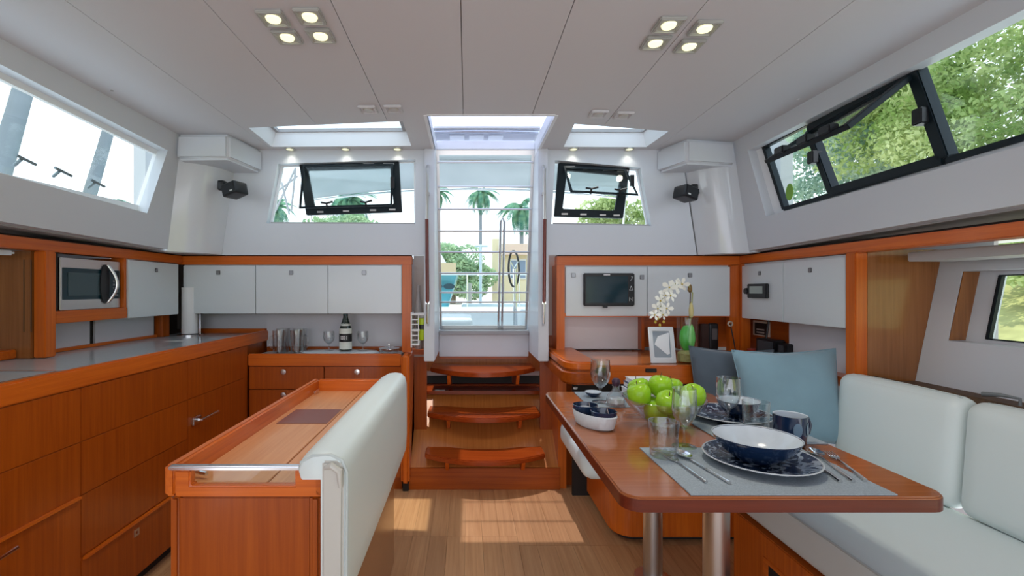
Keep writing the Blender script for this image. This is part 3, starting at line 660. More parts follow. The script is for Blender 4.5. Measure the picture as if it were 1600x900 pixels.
nb = empty('cleaning_bottle', (-.325,3.06,.80), 'tall narrow grey bottle standing in the dark recess left of the companionway', 'bottle')
build('body', MB().lathe([(0,0),(.022,0),(.024,.25),(.012,.34),(.008,.42),(0,.421)], (-.325,3.06,.86), 18), pbr('bottle_grey', (.38,.36,.36), .4), nb)
build('shelf_block', MB().box(-.357,-.275,3.0,3.1,.83,.86), Dx, nb)

# ================================================================== STEPS
lad = empty('companionway_steps', (.1,3.0,0), 'teak companionway stair with leaning light panel and three curved dark treads', 'steps')
def lp(x, t, d=0): # point on the leaning panel
    y = 2.895 + .43*t; z = .132 + .375*t; n_ = Vector((0,-.375,.43)).normalized(); return Vector((x, y, z)) + n_*d
build('kick_board', MB().box(-.372,.582,2.885,2.91,0,.134), Dx, lad, bev=.002)
build('panel', MB().hexa([lp(-.372,0,-.02), lp(.582,0,-.02), lp(.582,1,-.02), lp(-.372,1,-.02)], [lp(-.372,0,0), lp(.582,0,0), lp(.582,1,0), lp(-.372,1,0)]), LAD, lad)
build('panel_inset', MB().hexa([lp(-.25,.02,0), lp(.46,.02,0), lp(.46,.97,0), lp(-.25,.97,0)], [lp(-.25,.02,.004), lp(.46,.02,.004), lp(.46,.97,.004), lp(-.25,.97,.004)]), LAD, lad, bev=.001)
def tread(x0, x1, z, yend, ymid, yback, nm):
    xs = [x0 + (x1-x0)*i/16 for i in range(17)]; cx = (x0+x1)/2; hw = (x1-x0)/2
    fr = [(x, yend - (yend-ymid)*(1-((x-cx)/hw)**2)) for x in xs]; bk = [(x, yback + .04 - (.11)*(1-((x-cx)/hw)**2)) for x in reversed(xs)]
    o = build('tread', MB().prism([(a, b, z-.032) for a, b in fr+bk], (0,0,.032)), Sx, lad, bev=.006)
    for x in (cx-.235, cx+.235):
        build('bracket', MB().prism([(x-.011, ymid+.07, z-.032), (x-.011, yback-.02, z-.032), (x-.011, yback-.02, z-.15), (x-.011, ymid+.12, z-.10)], (.022,0,0)), Wz, o, bev=.002)
    return o
tread(-.265,.487,.229,2.875,2.745,3.03,'low'); tread(-.265,.487,.435,3.06,2.925,3.26,'mid'); tread(-.262,.482,.70,3.27,3.05,3.46,'high')
build('side_panel', MB().prism([(-.357,2.90,0),(-.357,3.5,0),(-.357,3.5,.80),(-.357,3.1,.80)], (-.006,0,0)), Dz, lad)
build('side_panel', MB().prism([(.586,2.90,0),(.586,3.5,0),(.586,3.5,.95),(.586,3.0,.95)], (.012,0,0)), Wz, lad)

# ================================================================== ISLAND BENCH
IX0, IX1, IY0, IY1 = -.692, -.328, 1.05, 2.08
isl = empty('island_cabinet', (-.5,1.5,0), 'teak island cabinet in the left foreground with recessed light wood top and steel front rail', 'cabinet')
build('body', MB().box(IX0+.012,IX1-.012,IY0+.02,IY1,0,.778), Dz, isl)
build('front_panel', MB().box(IX0+.034,IX1-.034,IY0+.012,IY0+.02,.03,.772), Dz, isl, bev=.002)
build('corner_post', MB().box(IX0+.008,IX0+.034,IY0+.006,IY0+.032,0,.778), Dz, isl, bev=.008, seg=3)
build('corner_post', MB().box(IX1-.034,IX1-.008,IY0+.006,IY0+.032,0,.778), Dz, isl, bev=.008, seg=3)
for i in range(2):
    y0 = IY0+.04 + i*.53; build('side_door', MB().box(IX0,IX0+.012,y0,y0+.505,.06,.76), Dz, isl, bev=.002)
build('seat_side', MB().box(IX1-.012,-.337,IY0+.02,2.12,0,.50), BULK, isl); build('end_board', MB().box(-.55,-.34,2.08,2.125,0,.60), Dz, isl, bev=.004)
# rim with a notch in front
build('rim', MB().box(IX0,IX0+.026,IY0,IY1,.778,.85), Wy, isl, bev=.006, seg=3)
build('rim', MB().box(IX0+.026,IX1+.0,IY1-.026,IY1,.778,.85), Wx, isl, bev=.006, seg=3)
build('rim', MB().box(IX1-.02,IX1,IY0+.0,IY1-.026,.778,.845), Wy, isl, bev=.004)
nm = MB().prism([(IX0+.026,IY0,.778),(IX1-.002,IY0,.778),(IX1-.002,IY0,.845),(IX1-.065,IY0,.845),(IX1-.065,IY0,.803),(IX0+.06,IY0,.803),(IX0+.06,IY0,.838),(IX0+.026,IY0,.838)], (0,.024,0))
build('notched_front', nm, Wx, isl, bev=.003)
build('acrylic_guard', MB().box(IX0+.055,IX1-.062,IY0+.014,IY0+.018,.803,.838), PANE, isl)
build('steel_rail', MB().box(IX0+.012,IX1-.035,IY0-.006,IY0+.012,.840,.850), STEEL, isl, bev=.003)
build('top_board', MB().box(IX0+.026,-.468,IY0+.024,IY1-.026,.779,.800), ISL, isl, bev=.0015)
build('top_board', MB().box(-.465,IX1-.02,IY0+.024,IY1-.026,.779,.800), ISL, isl, bev=.0015)
ya, yb = .45*720/(662-453), .45*720/(640-453)
build('dark_inset', MB().box(IX0+.05,-.472,ya,yb,.800,.8015), PURP, isl)
build('corner_latch', MB().tube([(IX0+.04,IY0+.06,.812),(IX0+.07,IY0+.05,.812)], .005, 8), STEEL, isl)
build('corner_latch', MB().tube([(IX0+.04,IY1-.11,.812),(IX0+.04,IY1-.05,.812)], .004, 8), STEEL, isl)
# back pad hooked over the island's edge
bp = empty('back_cushion', (-.3,1.5,.54), 'white leather backrest pad hooked over the right side of the island', 'cushion')
prof = [(-.372,.838),(-.378,.858),(-.368,.876),(-.345,.888),(-.315,.892),(-.288,.888),(-.270,.872),(-.263,.845),(-.262,.75),(-.262,.62),(-.265,.56),(-.275,.535),(-.325,.535),(-.325,.838)]
def sweep(prof, ys, scl):
    m = MB(); n = len(prof); cx = -.30; cz = .70
    for y, s_ in zip(ys, scl):
        m.v += [(cx + (x-cx)*(s_ if x > -.324 or z > .84 else s_) , y, cz + (z-cz)*(1-(1-s_)*.25)) for x, z in prof]
    for k in range(len(ys)-1):
        for i in range(n): j = (i+1) % n; m.f.append((k*n+i, k*n+j, (k+1)*n+j, (k+1)*n+i))
    m.f.append(tuple(range(n))); m.f.append(tuple((len(ys)-1)*n + i for i in reversed(range(n)))); return m
build('pad', sweep(prof, [1.012,1.016,1.03,1.06,1.3,1.55,1.8,1.98,2.02,2.04], [.86,.93,.98,1,1.01,1.01,1,.98,.93,.8]), LEATH, bp, ang=60)
build('end_cap', MB().prism([(-.318,1.006,.54),(-.272,1.006,.54),(-.270,1.006,.86),(-.280,1.006,.875),(-.318,1.006,.875)], (0,.012,0)), VINYL, bp, bev=.005, seg=3)
build('piping', MB().tube([(-.266,1.012,.545),(-.264,1.010,.75),(-.264,1.012,.85),(-.275,1.014,.875),(-.30,1.016,.886),(-.34,1.016,.884),(-.368,1.018,.868)], .004, 8), PIPE, bp)
build('gathered_corner', MB().tube([(-.312,1.008,.86),(-.295,1.002,.868),(-.278,1.002,.856),(-.276,1.002,.82)], [.004,.008,.008,.004], 10), VINYL, bp)

# ================================================================== RIGHT SIDE: NAV STATION
nv = empty('nav_cabinet', (1.15,3.0,.8), 'teak framed cabinet with two white flap doors below the right rear window', 'cabinet')
build('post', MB().box(.572,.625,2.948,3.22,.85,1.412), Wz, nv, bev=.004)
build('carcass', MB().box(.625,1.70,2.972,3.235,1.10,1.412), DOORW, nv)
build('under_edge', MB().box(.625,1.70,2.955,3.235,1.078,1.10), Wx, nv)
for a, b in ((.632,1.151),(1.155,1.683)):
    dd = build('flap_door', MB().box(a,b,2.95,2.97,1.083,1.398), DOORW, nv, bev=.0025)
    if a < 1:
        for px, py in ((896,430),(1003,433)): lock_y(X_(px,2.95), 2.95, Z_(py,2.95), dd)
    else: lock_y(X_(1078,2.95), 2.95, Z_(430,2.95), dd)
build('post', MB().box(1.683,1.741,2.948,3.0,.85,1.412), Wz, nv, bev=.004)
build('splash_panel', MB().box(.625,1.13,3.05,3.065,.86,1.083), pbr('splash_warm', (.72,.66,.68), .3), nv)
build('side_panel', MB().box(.572,.625,2.9,3.22,0,.85), Wz, nv)
build('locker_back', MB().box(1.13,1.86,3.15,3.165,.86,1.09), Dx, nv)
build('locker_divider', MB().box(1.13,1.15,2.99,3.15,.86,1.083), Dz, nv)
build('locker_divider', MB().box(1.40,1.412,3.02,3.15,.86,1.083), Dz, nv)
build('locker_front', MB().box(1.15,1.40,3.03,3.045,1.0,1.083), Dx, nv)
# right run
nr = empty('side_wall_cupboard', (1.8,2.5,1.07), 'white two-door wall cupboard in teak frame on the right side', 'cupboard')
build('carcass', MB().box(1.762,2.2,2.12,2.94,1.078,1.415), DOORW, nr)
for a, b in ((2.545,2.925),(2.122,2.541)):
    dd = build('flap_door', MB().box(1.743,1.762,a,b,1.073,1.402), DOORW, nr, bev=.0025)
    q = onside(1187 if a > 2.5 else 1266, 427 if a > 2.5 else 422, 1.743, 0); lock_x(1.743, q.y, q.z, dd, -1)
build('post', MB().box(1.737,1.80,2.062,2.118,.80,1.418), Wz, nr, bev=.004)
build('post', MB().box(1.741,1.80,2.926,2.96,.80,1.418), Wz, nr, bev=.003)
build('splash_panel', MB().box(1.83,1.845,2.12,2.62,.84,1.078), SPLASH, nr)
build('splash_panel', MB().box(1.86,1.87,2.60,3.20,.84,1.078), Dy, nr)
build('ledge', MB().box(1.74,1.86,2.062,2.95,.80,.845), Wy, nr, bev=.004)
bh = tag(build('bulkhead', MB().prism([(1.79,2.06,.80),(2.0,2.06,.80),(2.125,2.06,1.43),(1.79,2.06,1.43)], (0,.03,0)), BULK), None, None, None, 'structure')
# hull side lining with porthole
hs = empty('hull_lining', (2.05,1.5,1.1), kind='structure')
def hullx(z): return 2.0 + (z-.84)*.21
def hp_(y, z, d=0): return Vector((hullx(z)+d, y, z))
ho = [hp_(1.957,1.035), hp_(1.05,1.035), hp_(1.05,1.33), hp_(1.957,1.33)]
build('lining_panel', MB().ring([hp_(2.058,.80), hp_(-1.8,.80), hp_(-1.8,1.42), hp_(2.058,1.42)], ho, (.07,0,0)), WHITE, hs)
gi = [hp_(1.875,1.05,.07), hp_(1.10,1.05,.07), hp_(1.10,1.31,.07), hp_(1.875,1.31,.07)]
build('niche_back', MB().ring([p+Vector((.07,0,0)) for p in ho], gi, (.03,0,0)), WHITE, hs)
build('niche_side', MB().prism([hp_(1.955,1.037,.002), hp_(1.955,1.037,.07), hp_(1.955,1.328,.07), hp_(1.955,1.328,.002)], (0,-.003,0)), BULK, hs)
gc = sum(gi, Vector())/4
build('porthole_frame', MB().ring([g_+(gc-g_)*-.01+Vector((-.006,0,0)) for g_ in gi], [g_+(gc-g_)*.025+Vector((-.006,0,0)) for g_ in gi], (.02,0,0)), NAVYF, hs, bev=.003)
build('porthole_pane', MB().prism([g_+Vector((.012,0,0)) for g_ in gi], (.006,0,0)), PANE, hs)
build('headliner_beam', MB().box(1.90,2.10,.0,1.99,1.372,1.412), pbr('beam_grey', (.55,.56,.56), .5), hs, bev=.004)

# nav desk
nd = empty('nav_desk', (.85,2.7,.8), 'teak chart desk with rounded raised corner below the tablet screen', 'desk')
build('top', MB().box(.60,1.72,2.45,3.06,.838,.85), TOPW, nd)
build('front', MB().box(.74,1.72,2.42,2.45,.755,.852), Wx, nd, bev=.006)
build('drawer', MB().box(.755,1.6,2.45,3.0,.76,.838), Dx, nd)
build('drawer_slot', MB().box(.935,.995,2.416,2.421,.818,.838), DARK, nd, bev=.002)
def rblock(x0, x1, y0, y1, z0, z1, r):
    pts = [(x1,y1),(x0,y1)] + [(x0+r-r*math.cos(a), y0+r-r*math.sin(a)) for a in [math.pi/2*k/6 for k in range(7)]] + [(x1-.02,y0),(x1,y0+.03)]
    return MB().prism([(a, b, z0) for a, b in pts], (0,0,z1-z0))
build('rounded_corner', rblock(.522,.70,2.44,3.06,.82,.868,.10), Wx, nd, bev=.010, seg=3)
build('rounded_corner', rblock(.512,.70,2.43,3.06,.745,.818,.11), Dx, nd, bev=.012, seg=3)
build('desk_side', MB().box(.60,.70,2.96,3.2,.0,.745), Dz, nd); build('shaded_back_board', MB().box(.64,1.7,2.80,2.82,0,.755), DARK, nd)  # rear board blackened for the shade under the desk
kb = build('knob', MB().lathe([(0,0),(.012,.0),(.014,.012),(0,.016)], (.655,2.79,.65), 14), PAPER, nd)

# ================================================================== SETTEE
st_ = empty('settee_base', (1.4,1.5,0), 'teak plinth of the long right-hand settee with a dark vent opening', 'settee base')
build('plinth', MB().box(1.115,1.75,.2,1.93,0,.33), Wz, st_, bev=.004)
build('vent_opening', MB().box(1.111,1.116,1.15,1.70,.04,.235), DARK, st_)
build('vent_frame', MB().ring([(1.110,1.12,.02),(1.110,1.73,.02),(1.110,1.73,.25),(1.110,1.12,.25)], [(1.110,1.15,.04),(1.110,1.70,.04),(1.110,1.70,.235),(1.110,1.15,.235)], (.006,0,0)), Wy, st_)
sc1 = empty('seat_cushion', (1.4,1.5,.33), 'long white leather seat cushion along the right side under the table', 'cushion')
build('pad', MB().cushion(1.118,1.72,.45,2.16,.342,.484,.028,(0,0,.006)), LEATH, sc1, ang=70)
build('piping', MB().tube([(1.124,.5,.47),(1.121,1.3,.474),(1.124,2.1,.47)], .004, 8), PIPE, sc1)
b2 = empty('rear_bench_base', (.95,2.5,0), 'reddish teak bench base with rounded front corner behind the table', 'bench base')
build('base', rblock(.722,1.75,2.265,2.79,.03,.325,.10), Wz, b2, bev=.01, seg=3); build('toe_kick', rblock(.76,1.75,2.31,2.79,0,.03,.08), DARK, b2)
sc2 = empty('bench_cushion', (.95,2.45,.33), 'white leather cushion on the rear bench, its end showing left of the table', 'cushion')
build('pad', MB().cushion(.548,1.75,2.17,2.76,.340,.484,.055,(0,0,.006), n=16), LEATH, sc2, ang=70)
def backrest(y0, y1, label):
    e = empty('backrest_cushion', (1.75,(y0+y1)/2,.48), label, 'cushion', 'backrest cushions along the right side')
    m = MB(); m.cushion(1.665,1.765,y0,y1,.482,.872,.045,(.014,.0,.006), n=16)
    m.v = [(x + .03*((z-.47)/.4), y, z) for x, y, z in m.v]
    build('pad', m, LEATH, e, ang=70)
    ys = [y0+.03, (y0+y1)/2, y1-.05]; build('piping', MB().tube([(1.735,ys[0],.872),(1.735,ys[1],.878),(1.735,ys[2],.872)], .0035, 8), PIPE, e)
    return e
backrest(1.586,2.12,'white leather backrest cushion beside the light blue pillow'); backrest(.80,1.583,'white leather backrest cushion at the right edge of the picture')
sh_ = empty('shelf_ledge', (1.9,1.3,.84), 'dark speckled ledge running behind the white backrest cushions', 'shelf')
build('ledge', MB().box(1.815,2.02,.2,2.055,.80,.845), pbr('ledge_brown', (.10,.055,.03), .6, noise=.9, nscale=70), sh_)
build('lip', MB().box(1.808,1.82,.2,2.055,.80,.868), bpy.data.materials['ledge_brown'], sh_, bev=.003)
lt_ = tag(build('book_light', MB().tube([(1.92,1.60,.845),(1.92,1.60,.872),(1.90,1.64,.876),(1.89,1.69,.868)], [.005,.005,.007,.009], 10), pbr('grey_metal', (.2,.22,.23), .4)), 'small grey lamp arm lying on the ledge behind the right backrest', 'lamp')

# ================================================================== TABLE
tb = empty('dining_table', (.77,1.65,0), 'varnished teak dining table on two brushed steel columns', 'table')
tx0, tx1, ty0, ty1, tz = .376, 1.162, 1.10, 2.245, .755
def rrect(x0, x1, y0, y1, r, n=6):
    o = []
    for cx, cy, a0 in ((x1-r,y1-r,0),(x0+r,y1-r,90),(x0+r,y0+r,180),(x1-r,y0+r,270)):
        for k in range(n+1): a = R(a0+90*k/n); o.append((cx+r*math.cos(a), cy+r*math.sin(a)))
    return o
build('table_top', MB().prism([(a, b, tz-.034) for a, b in rrect(tx0,tx1,ty0,ty1,.045)], (0,0,.034)), TOPW, tb, bev=.004)
build('edge_band', MB().prism([(a, b, tz-.036) for a, b in rrect(tx0-.001,tx1+.001,ty0-.001,ty1+.001,.046)], (0,0,.030)), wood('table_edge_shade', (.10,.014,.005), (.16,.024,.008), 'x', .35, .1), tb)  # edge wood darkened to stand for its unlit front
build('fold_joint', MB().box(tx0+.04,tx1-.02,1.735,1.738,tz,tz+.0004), Dx, tb).location.z -= .0003
for y in (1.49, 2.0):
    l = build('column', MB().lathe([(0,0),(.04,0),(.04,.715),(0,.715)], (.805,y,.005), 32), BRUSH, tb); build('floor_flange', MB().lathe([(0,0),(.075,0),(.075,.006),(.042,.012),(0,.012)], (.805,y,0.001), 32), BRUSH, l)
def mat_(x0, x1, y0, y1, label):
    return tag(build('placemat', MB().box(x0,x1,y0,y1,tz+.0008,tz+.0035), MATF), label, 'placemat', 'woven grey placemats')
mat_(.538,1.035,1.108,1.437,'woven grey placemat at the front edge of the table under the navy bowl')
mat_(.828,1.155,1.475,1.93,'woven grey placemat on the right side of the table under the mug and second plate')
mat_(.515,.80,1.935,2.225,'woven grey placemat at the far left end of the table under the far wine glass')
zt_ = tz + .0036

def plate(loc, label, r=.145):
    e = empty('dinner_plate', (0,0,0), label, 'plate', 'navy patterned dinner plates')
    k = r/.145
    build('dish', MB().lathe([(0,.002),(.075*k,.002),(.085*k,.0),(.09*k,.004),(.14*k,.019),(.145*k,.021),(.144*k,.024),(.138*k,.023),(.088*k,.009),(0,.007)], n=48), PLATE, e)
    build('rim_line', MB().lathe([(.1445*k,.0215),(.1468*k,.023),(.1445*k,.0252),(.142*k,.0238),(.1445*k,.0215)], n=48), pbr('rim_grey', (.5,.53,.56), .3), e)
    e.location = loc; return e
PLATE = bpy.data.materials.new('plate_print'); PLATE.use_nodes = True; nt = PLATE.node_tree; b_ = nt.nodes['Principled BSDF']
t_ = nt.nodes.new('ShaderNodeTexCoord'); vn = nt.nodes.new('ShaderNodeTexNoise'); vn.inputs['Scale'].default_value = 22; vn.inputs['Distortion'].default_value = 2.5; vn.inputs['Detail'].default_value = 1
rr = nt.nodes.new('ShaderNodeValToRGB'); rr.color_ramp.interpolation = 'LINEAR'; rr.color_ramp.elements[0].position = .52; rr.color_ramp.elements[0].color = (.008,.022,.062,1); rr.color_ramp.elements[1].position = .60; rr.color_ramp.elements[1].color = (.30,.36,.44,1)
nt.links.new(t_.outputs['Object'], vn.inputs[0]); nt.links.new(vn.outputs[0], rr.inputs[0]); nt.links.new(rr.outputs[0], b_.inputs['Base Color']); b_.inputs['Roughness'].default_value = .15
def bowl(loc, label, r=.108, h=.062, name='soup_bowl'):
    e = empty(name, (0,0,0), label, 'bowl', 'navy bowls with pale inside')
    build('outside', MB().lathe([(0,0),(.42*r,0),(.5*r,.004),(.78*r,.45*h),(.97*r,.9*h),(r,h),(.985*r,h+.001),(.96*r,.93*h),(.75*r,.47*h),(.5*r,.009),(0,.008)], n=44), NAVY, e)
    build('inside', MB().lathe([(0,.0085),(.5*r,.0095),(.748*r,.475*h),(.958*r,.935*h),(.99*r,h+.0015),(1.0*r,h+.0022),(.952*r,.945*h),(.742*r,.485*h),(.49*r,.0105),(0,.0095)], n=44), CREAM, e)
    e.location = loc; return e
p1 = plate((.828,1.305,zt_), 'navy patterned dinner plate nearest the camera, under the large navy bowl')
p2 = dup(p1, (1.00,1.76,zt_), R(70), 'navy patterned dinner plate on the right-hand placemat, partly hidden by a wine glass')
bowl((.822,1.312,zt_+.0085), 'large navy bowl with pale blue inside on the front dinner plate', .112, .066)
b2_ = bowl((1.035,1.76,zt_+.0085), 'navy bowl with pale inside on the plate of the right-hand placemat', .075, .062)
def mug(loc, rz, label):
    e = empty('mug', (0,0,0), label, 'mug')
    build('body', MB().lathe([(0,0),(.040,0),(.043,.004),(.0465,.04),(.0475,.092),(.0450,.092),(.043,.04),(.040,.008),(0,.006)], n=36), NAVY, e)
    build('inside', MB().lathe([(0,.0065),(.0395,.0085),(.0425,.04),(.0445,.092),(.047,.0935),(.0440,.0915),(.042,.04),(.039,.009),(0,.007)], n=36), CREAM, e)
    build('handle', MB().tube([(.044,0,.078),(.066,0,.076),(.075,0,.055),(.068,0,.03),(.045,0,.022)], .0062, 10), NAVY, e)
    for a in (-1.9, -1.0):
        build('leaf_print', MB().prism([(.0478*math.cos(a+.28*math.cos(t)), .0478*math.sin(a+.28*math.cos(t)), .055+.022*math.sin(t)) for t in [2*math.pi*k/14 for k in range(14)]], (math.cos(a)*.0006, math.sin(a)*.0006, 0)), pbr('print_blue', (.10,.18,.27), .2) if a < -1.5 else bpy.data.materials['print_blue'], e)
    e.location = loc; e.rotation_euler = (0,0,rz); return e
mug((X_(1236,1.47),1.475,zt_), R(10), 'navy mug with faint leaf pattern and right-hand handle beside the front bowl')

# cutlery
def piece(kind, tail, head, label):
    tail = Vector(tail); head = Vector(head); L = (head-tail).length; a = math.atan2(head.y-tail.y, head.x-tail.x)
    e = empty(kind, (0,0,0), label, kind, 'steel cutlery on the front placemat')
    hl = L - .06
    build('handle', MB().tube([(0,0,.004),(L*.3,0,.0045),(L*.6,0,.005),(hl,0,.004)], [.0048,.0042,.0032,.0028], 8), CUTL, e)
    if kind == 'spoon':
        m = MB(); pr = [(-.0, .0)]
        for i in range(7):
            for j in range(12):
                rr_ = i/6; t = 2*math.pi*j/12; m.v.append((hl+.032+.034*rr_*math.cos(t), .020*rr_*math.sin(t), .0015+.008*rr_**2))
        n = len(m.v); m.v += [(x, y, z+.0016) for x, y, z in m.v]
        for i in range(6):
            for j in range(12):
                k = (j+1) % 12; m.f.append((i*12+j, i*12+k, (i+1)*12+k, (i+1)*12+j)); m.f.append((n+i*12+j, n+(i+1)*12+j, n+(i+1)*12+k, n+i*12+k))
        for j in range(12): k = (j+1) % 12; m.f.append((72+j, 72+k, n+72+k, n+72+j))
        build('spoon_bowl', m, CUTL, e)
    elif kind == 'fork':
        m = MB().prism([(hl,-.004,.003),(hl+.012,-.012,.003),(hl+.026,-.012,.003),(hl+.026,.012,.003),(hl+.012,.012,.003),(hl,.004,.003)], (0,0,.002)); build('fork_root', m, CUTL, e)
        for k in range(4): y = -.0102+.0068*k; build('tine', MB().box(hl+.025,hl+.064,y-.0014,y+.0014,.004,.0058), CUTL, e)
    else:
        build('blade', MB().prism([(hl-.005,-.005,.003),(hl+.03,-.011,.003),(hl+.065,-.010,.003),(hl+.075,.003,.003),(hl,.004,.003)], (0,0,.0018)), CUTL, e)
    e.location = (tail.x, tail.y, zt_); e.rotation_euler = (0,0,a); return e
piece('fork', (.607,1.17), (.592,1.37), 'steel fork at the far left of the front placemat')
piece('spoon', (.664,1.165), (.632,1.385), 'steel spoon between the left fork and the front dinner plate')
piece('knife', (.950,1.172), (1.005,1.40), 'steel knife just right of the front dinner plate')
piece('spoon', (.985,1.175), (1.045,1.40), 'steel spoon in the middle of the three right-hand utensils')
piece('fork', (1.02,1.18), (1.085,1.385), 'steel fork outermost on the right of the front placemat')

# drinking glasses
def tumbler(loc, label, h=.10, r=.043, group='clear tumblers'):
    e = empty('tumbler', (0,0,0), label, 'tumbler', group)
    m = MB().lathe([(0,.001),(r*.84,.001),(r*.92,.006),(r,h),(r*.95,h),(r*.87,.022),(r*.6,.017),(0,.016)], n=36)
    build('body', m, GLASS, e)
    for k in range(12):
        a = 2*math.pi*k/12; q = Vector((r*.80*math.cos(a), r*.80*math.sin(a), .009)); build('base_facet', MB().lathe([(0,-.006),(.007,0),(0,.006)], q, 6), GLASS, e)
    e.location = loc; return e
tm = tumbler((X_(1037,1.36),1.36,zt_), 'clear cut-base tumbler at the left corner of the front placemat', .105)
dup(tm, (X_(1181,1.60),1.60,zt_), None, 'clear tumbler beside the navy mug, in front of the second bowl')
goblet('wine_glass', (X_(1069,1.45),1.45,tz+.001), 'tall wine glass behind the front tumbler, left of the navy bowl', .185, .037, .036, 'wine glasses on the table')
goblet('wine_glass', (X_(1138,1.665),1.665,zt_), 'wine glass standing before the second plate on the right placemat', .175, .040, .036, 'wine glasses on the table')
goblet('wine_glass', (X_(938,2.02),2.02,zt_), 'wine glass on the far left placemat behind the condiment dish', .185, .043, .036, 'wine glasses on the table')
dc = empty('cruet', (X_(962,1.97),1.965,zt_), 'short glass cruet with a dark stopper on the far left placemat', 'cruet')
dcc = Vector((X_(962,1.97),1.965,zt_))
build('bottle', MB().lathe([(0,.0),(.040,0),(.044,.01),(.036,.04),(.016,.065),(.013,.08),(.017,.084),(.014,.084),(.010,.078),(.012,.064),(.032,.038),(.038,.012),(0,.008)], dcc), GLASS, dc)
build('stopper', MB().lathe([(0,.078),(.010,.078),(.016,.088),(.018,.104),(.012,.114),(0,.115)], dcc, 18), pbr('stopper_plum', (.06,.03,.06), .3), dc)
build('liquid', MB().lathe([(0,.010),(.036,.012),(.034,.03),(0,.030)], dcc), pbr('salt_white', (.7,.7,.72), .6), dc)
sd = bowl((X_(927,2.12),2.12,zt_), 'small navy dip bowl with pale inside at the far left corner of the table', .038, .022, 'dip_bowl'); sd['group'] = 'small bowls'
# napkin stack / books at the far end
for i, (hgt, colr, nm2, cat) in enumerate(((.030,(.72,.75,.78),'pale blue hardback at the bottom of the stack behind the apples','a'),(.026,(.03,.05,.11),'navy hardback in the middle of the stack behind the apples','b'),(.02,(.78,.78,.77),'white booklet on top of the stack behind the apples','c'))):
    z0 = tz + .001 + (0, .030, .056)[i]; bx0, bx1 = X_(982,2.13) + .01*i, X_(1034,2.13) - .004*i
    bk = empty('book', ((bx0+bx1)/2,2.16,z0), nm2, 'book', 'books stacked at the far end of the table')
    cm = pbr('cover_'+cat, colr, .5)
    for zz in (z0, z0+hgt-.0035): build('cover', MB().box(bx0,bx1,2.08,2.235,zz,zz+.003), cm, bk)
    build('pages', MB().box(bx0+.003,bx1-.003,2.083,2.232,z0+.003,z0+hgt-.0035), PAPER, bk)

# condiment dish with navy bowls
cd = empty('condiment_dish', (.452,1.68,tz), 'oval white stoneware dish holding two navy bowls near the left table edge', 'dish')
rot = R(115)
build('dish', MB().lathe([(0,.0),(.070,0),(.080,.006),(.092,.048),(.090,.052),(.086,.050),(.074,.012),(0,.010)], (.463,1.680,tz+.001), 40, 1.08, .66, rot), pbr('stoneware', (.62,.66,.70), .4, noise=.12, nscale=60), cd)
for nm3, (cx, cy), lab in (('far', (.442,1.727), 'navy round bowl at the back of the white condiment dish'), ('near', (.484,1.636), 'navy round bowl at the front of the white condiment dish')):
    nbw = empty('sauce_bowl', (cx,cy,tz+.019), lab, 'bowl', 'navy bowls in the condiment dish')
    build('bowl', MB().lathe([(0,0),(.035,0),(.044,.030),(.046,.047),(.0435,.048),(.041,.032),(.032,.006),(0,.005)], (cx,cy,tz+.019), 32), NAVY, nbw)
    sp = empty('dip_spoon', (cx+.02,cy,tz+.05), f'small steel dip spoon resting in the {"back" if nm3 == "far" else "front"} navy sauce bowl', 'spoon', 'dip spoons')
    build('spoon_handle', MB().tube([(cx+.012,cy-.02,tz+.024),(cx+.020,cy+.0,tz+.045),(cx+.022,cy+.030,tz+.066)], .0022, 6), CUTL, sp)

# fruit bowl
fb = empty('fruit_bowl', (.71,1.68,tz), 'clear glass fruit bowl heaped with green apples in the middle of the table', 'bowl')
FC = Vector((X_(1037,1.70),1.70,tz+.001))
build('bowl', MB().lathe([(0,0),(.050,0),(.056,.004),(.090,.030),(.125,.065),(.148,.098),(.1445,.099),(.121,.068),(.086,.034),(.050,.009),(0,.008)], FC, 48), GLASS, fb)
def apple(loc, rx_, rz_, label):
    e = empty('apple', (0,0,0), label, 'apple', 'green apples in the glass bowl')
    build('fruit', MB().lathe([(0,-.028),(.008,-.033),(.020,-.0365),(.033,-.028),(.0405,-.008),(.0425,.008),(.039,.024),(.028,.0355),(.015,.0385),(.006,.034),(0,.028)], n=28), APPLE, e, ang=80)
    build('stalk', MB().tube([(0,0,.028),(.001,0,.040),(.004,0,.050)], .0014, 6), STEMB, e)
    e.location = loc; e.rotation_euler = (rx_, 0, rz_); return e
bcx, bcy, bz = FC.x, FC.y, FC.z
ring2 = lambda deg, r=.098, z=.112: (bcx+r*math.cos(R(deg)), bcy+r*math.sin(R(deg)), bz+z)
aps = [(ring2(190), 'green apple on the left rim of the glass bowl, in front of the cruet'), (ring2(100,.02,.135), 'green apple at the top centre of the heap in the glass bowl'), (ring2(50), 'green apple at the back right of the heap, below the grey pillow'),
       (ring2(256,.094,.100), 'green apple frontmost in the glass bowl, above the front tumbler'), (ring2(335), 'green apple at the far right against the bowl rim'), (ring2(128), 'green apple at the back left of the heap, behind the left rim apple'),
       (ring2(215,.050,.051), 'green apple at the bottom left inside the glass bowl'), (ring2(330,.050,.051), 'green apple at the bottom right inside the glass bowl'), (ring2(90,.045,.052), 'green apple at the bottom back inside the glass bowl')]
a0 = None
for i, (loc, label) in enumerate(aps):
    ax, az = random.uniform(-.5,.3), random.uniform(0,6)
    if a0 is None: a0 = apple(loc, ax, az, label)
    else: q = dup(a0, loc, None, label); q.rotation_euler = (ax, 0, az)

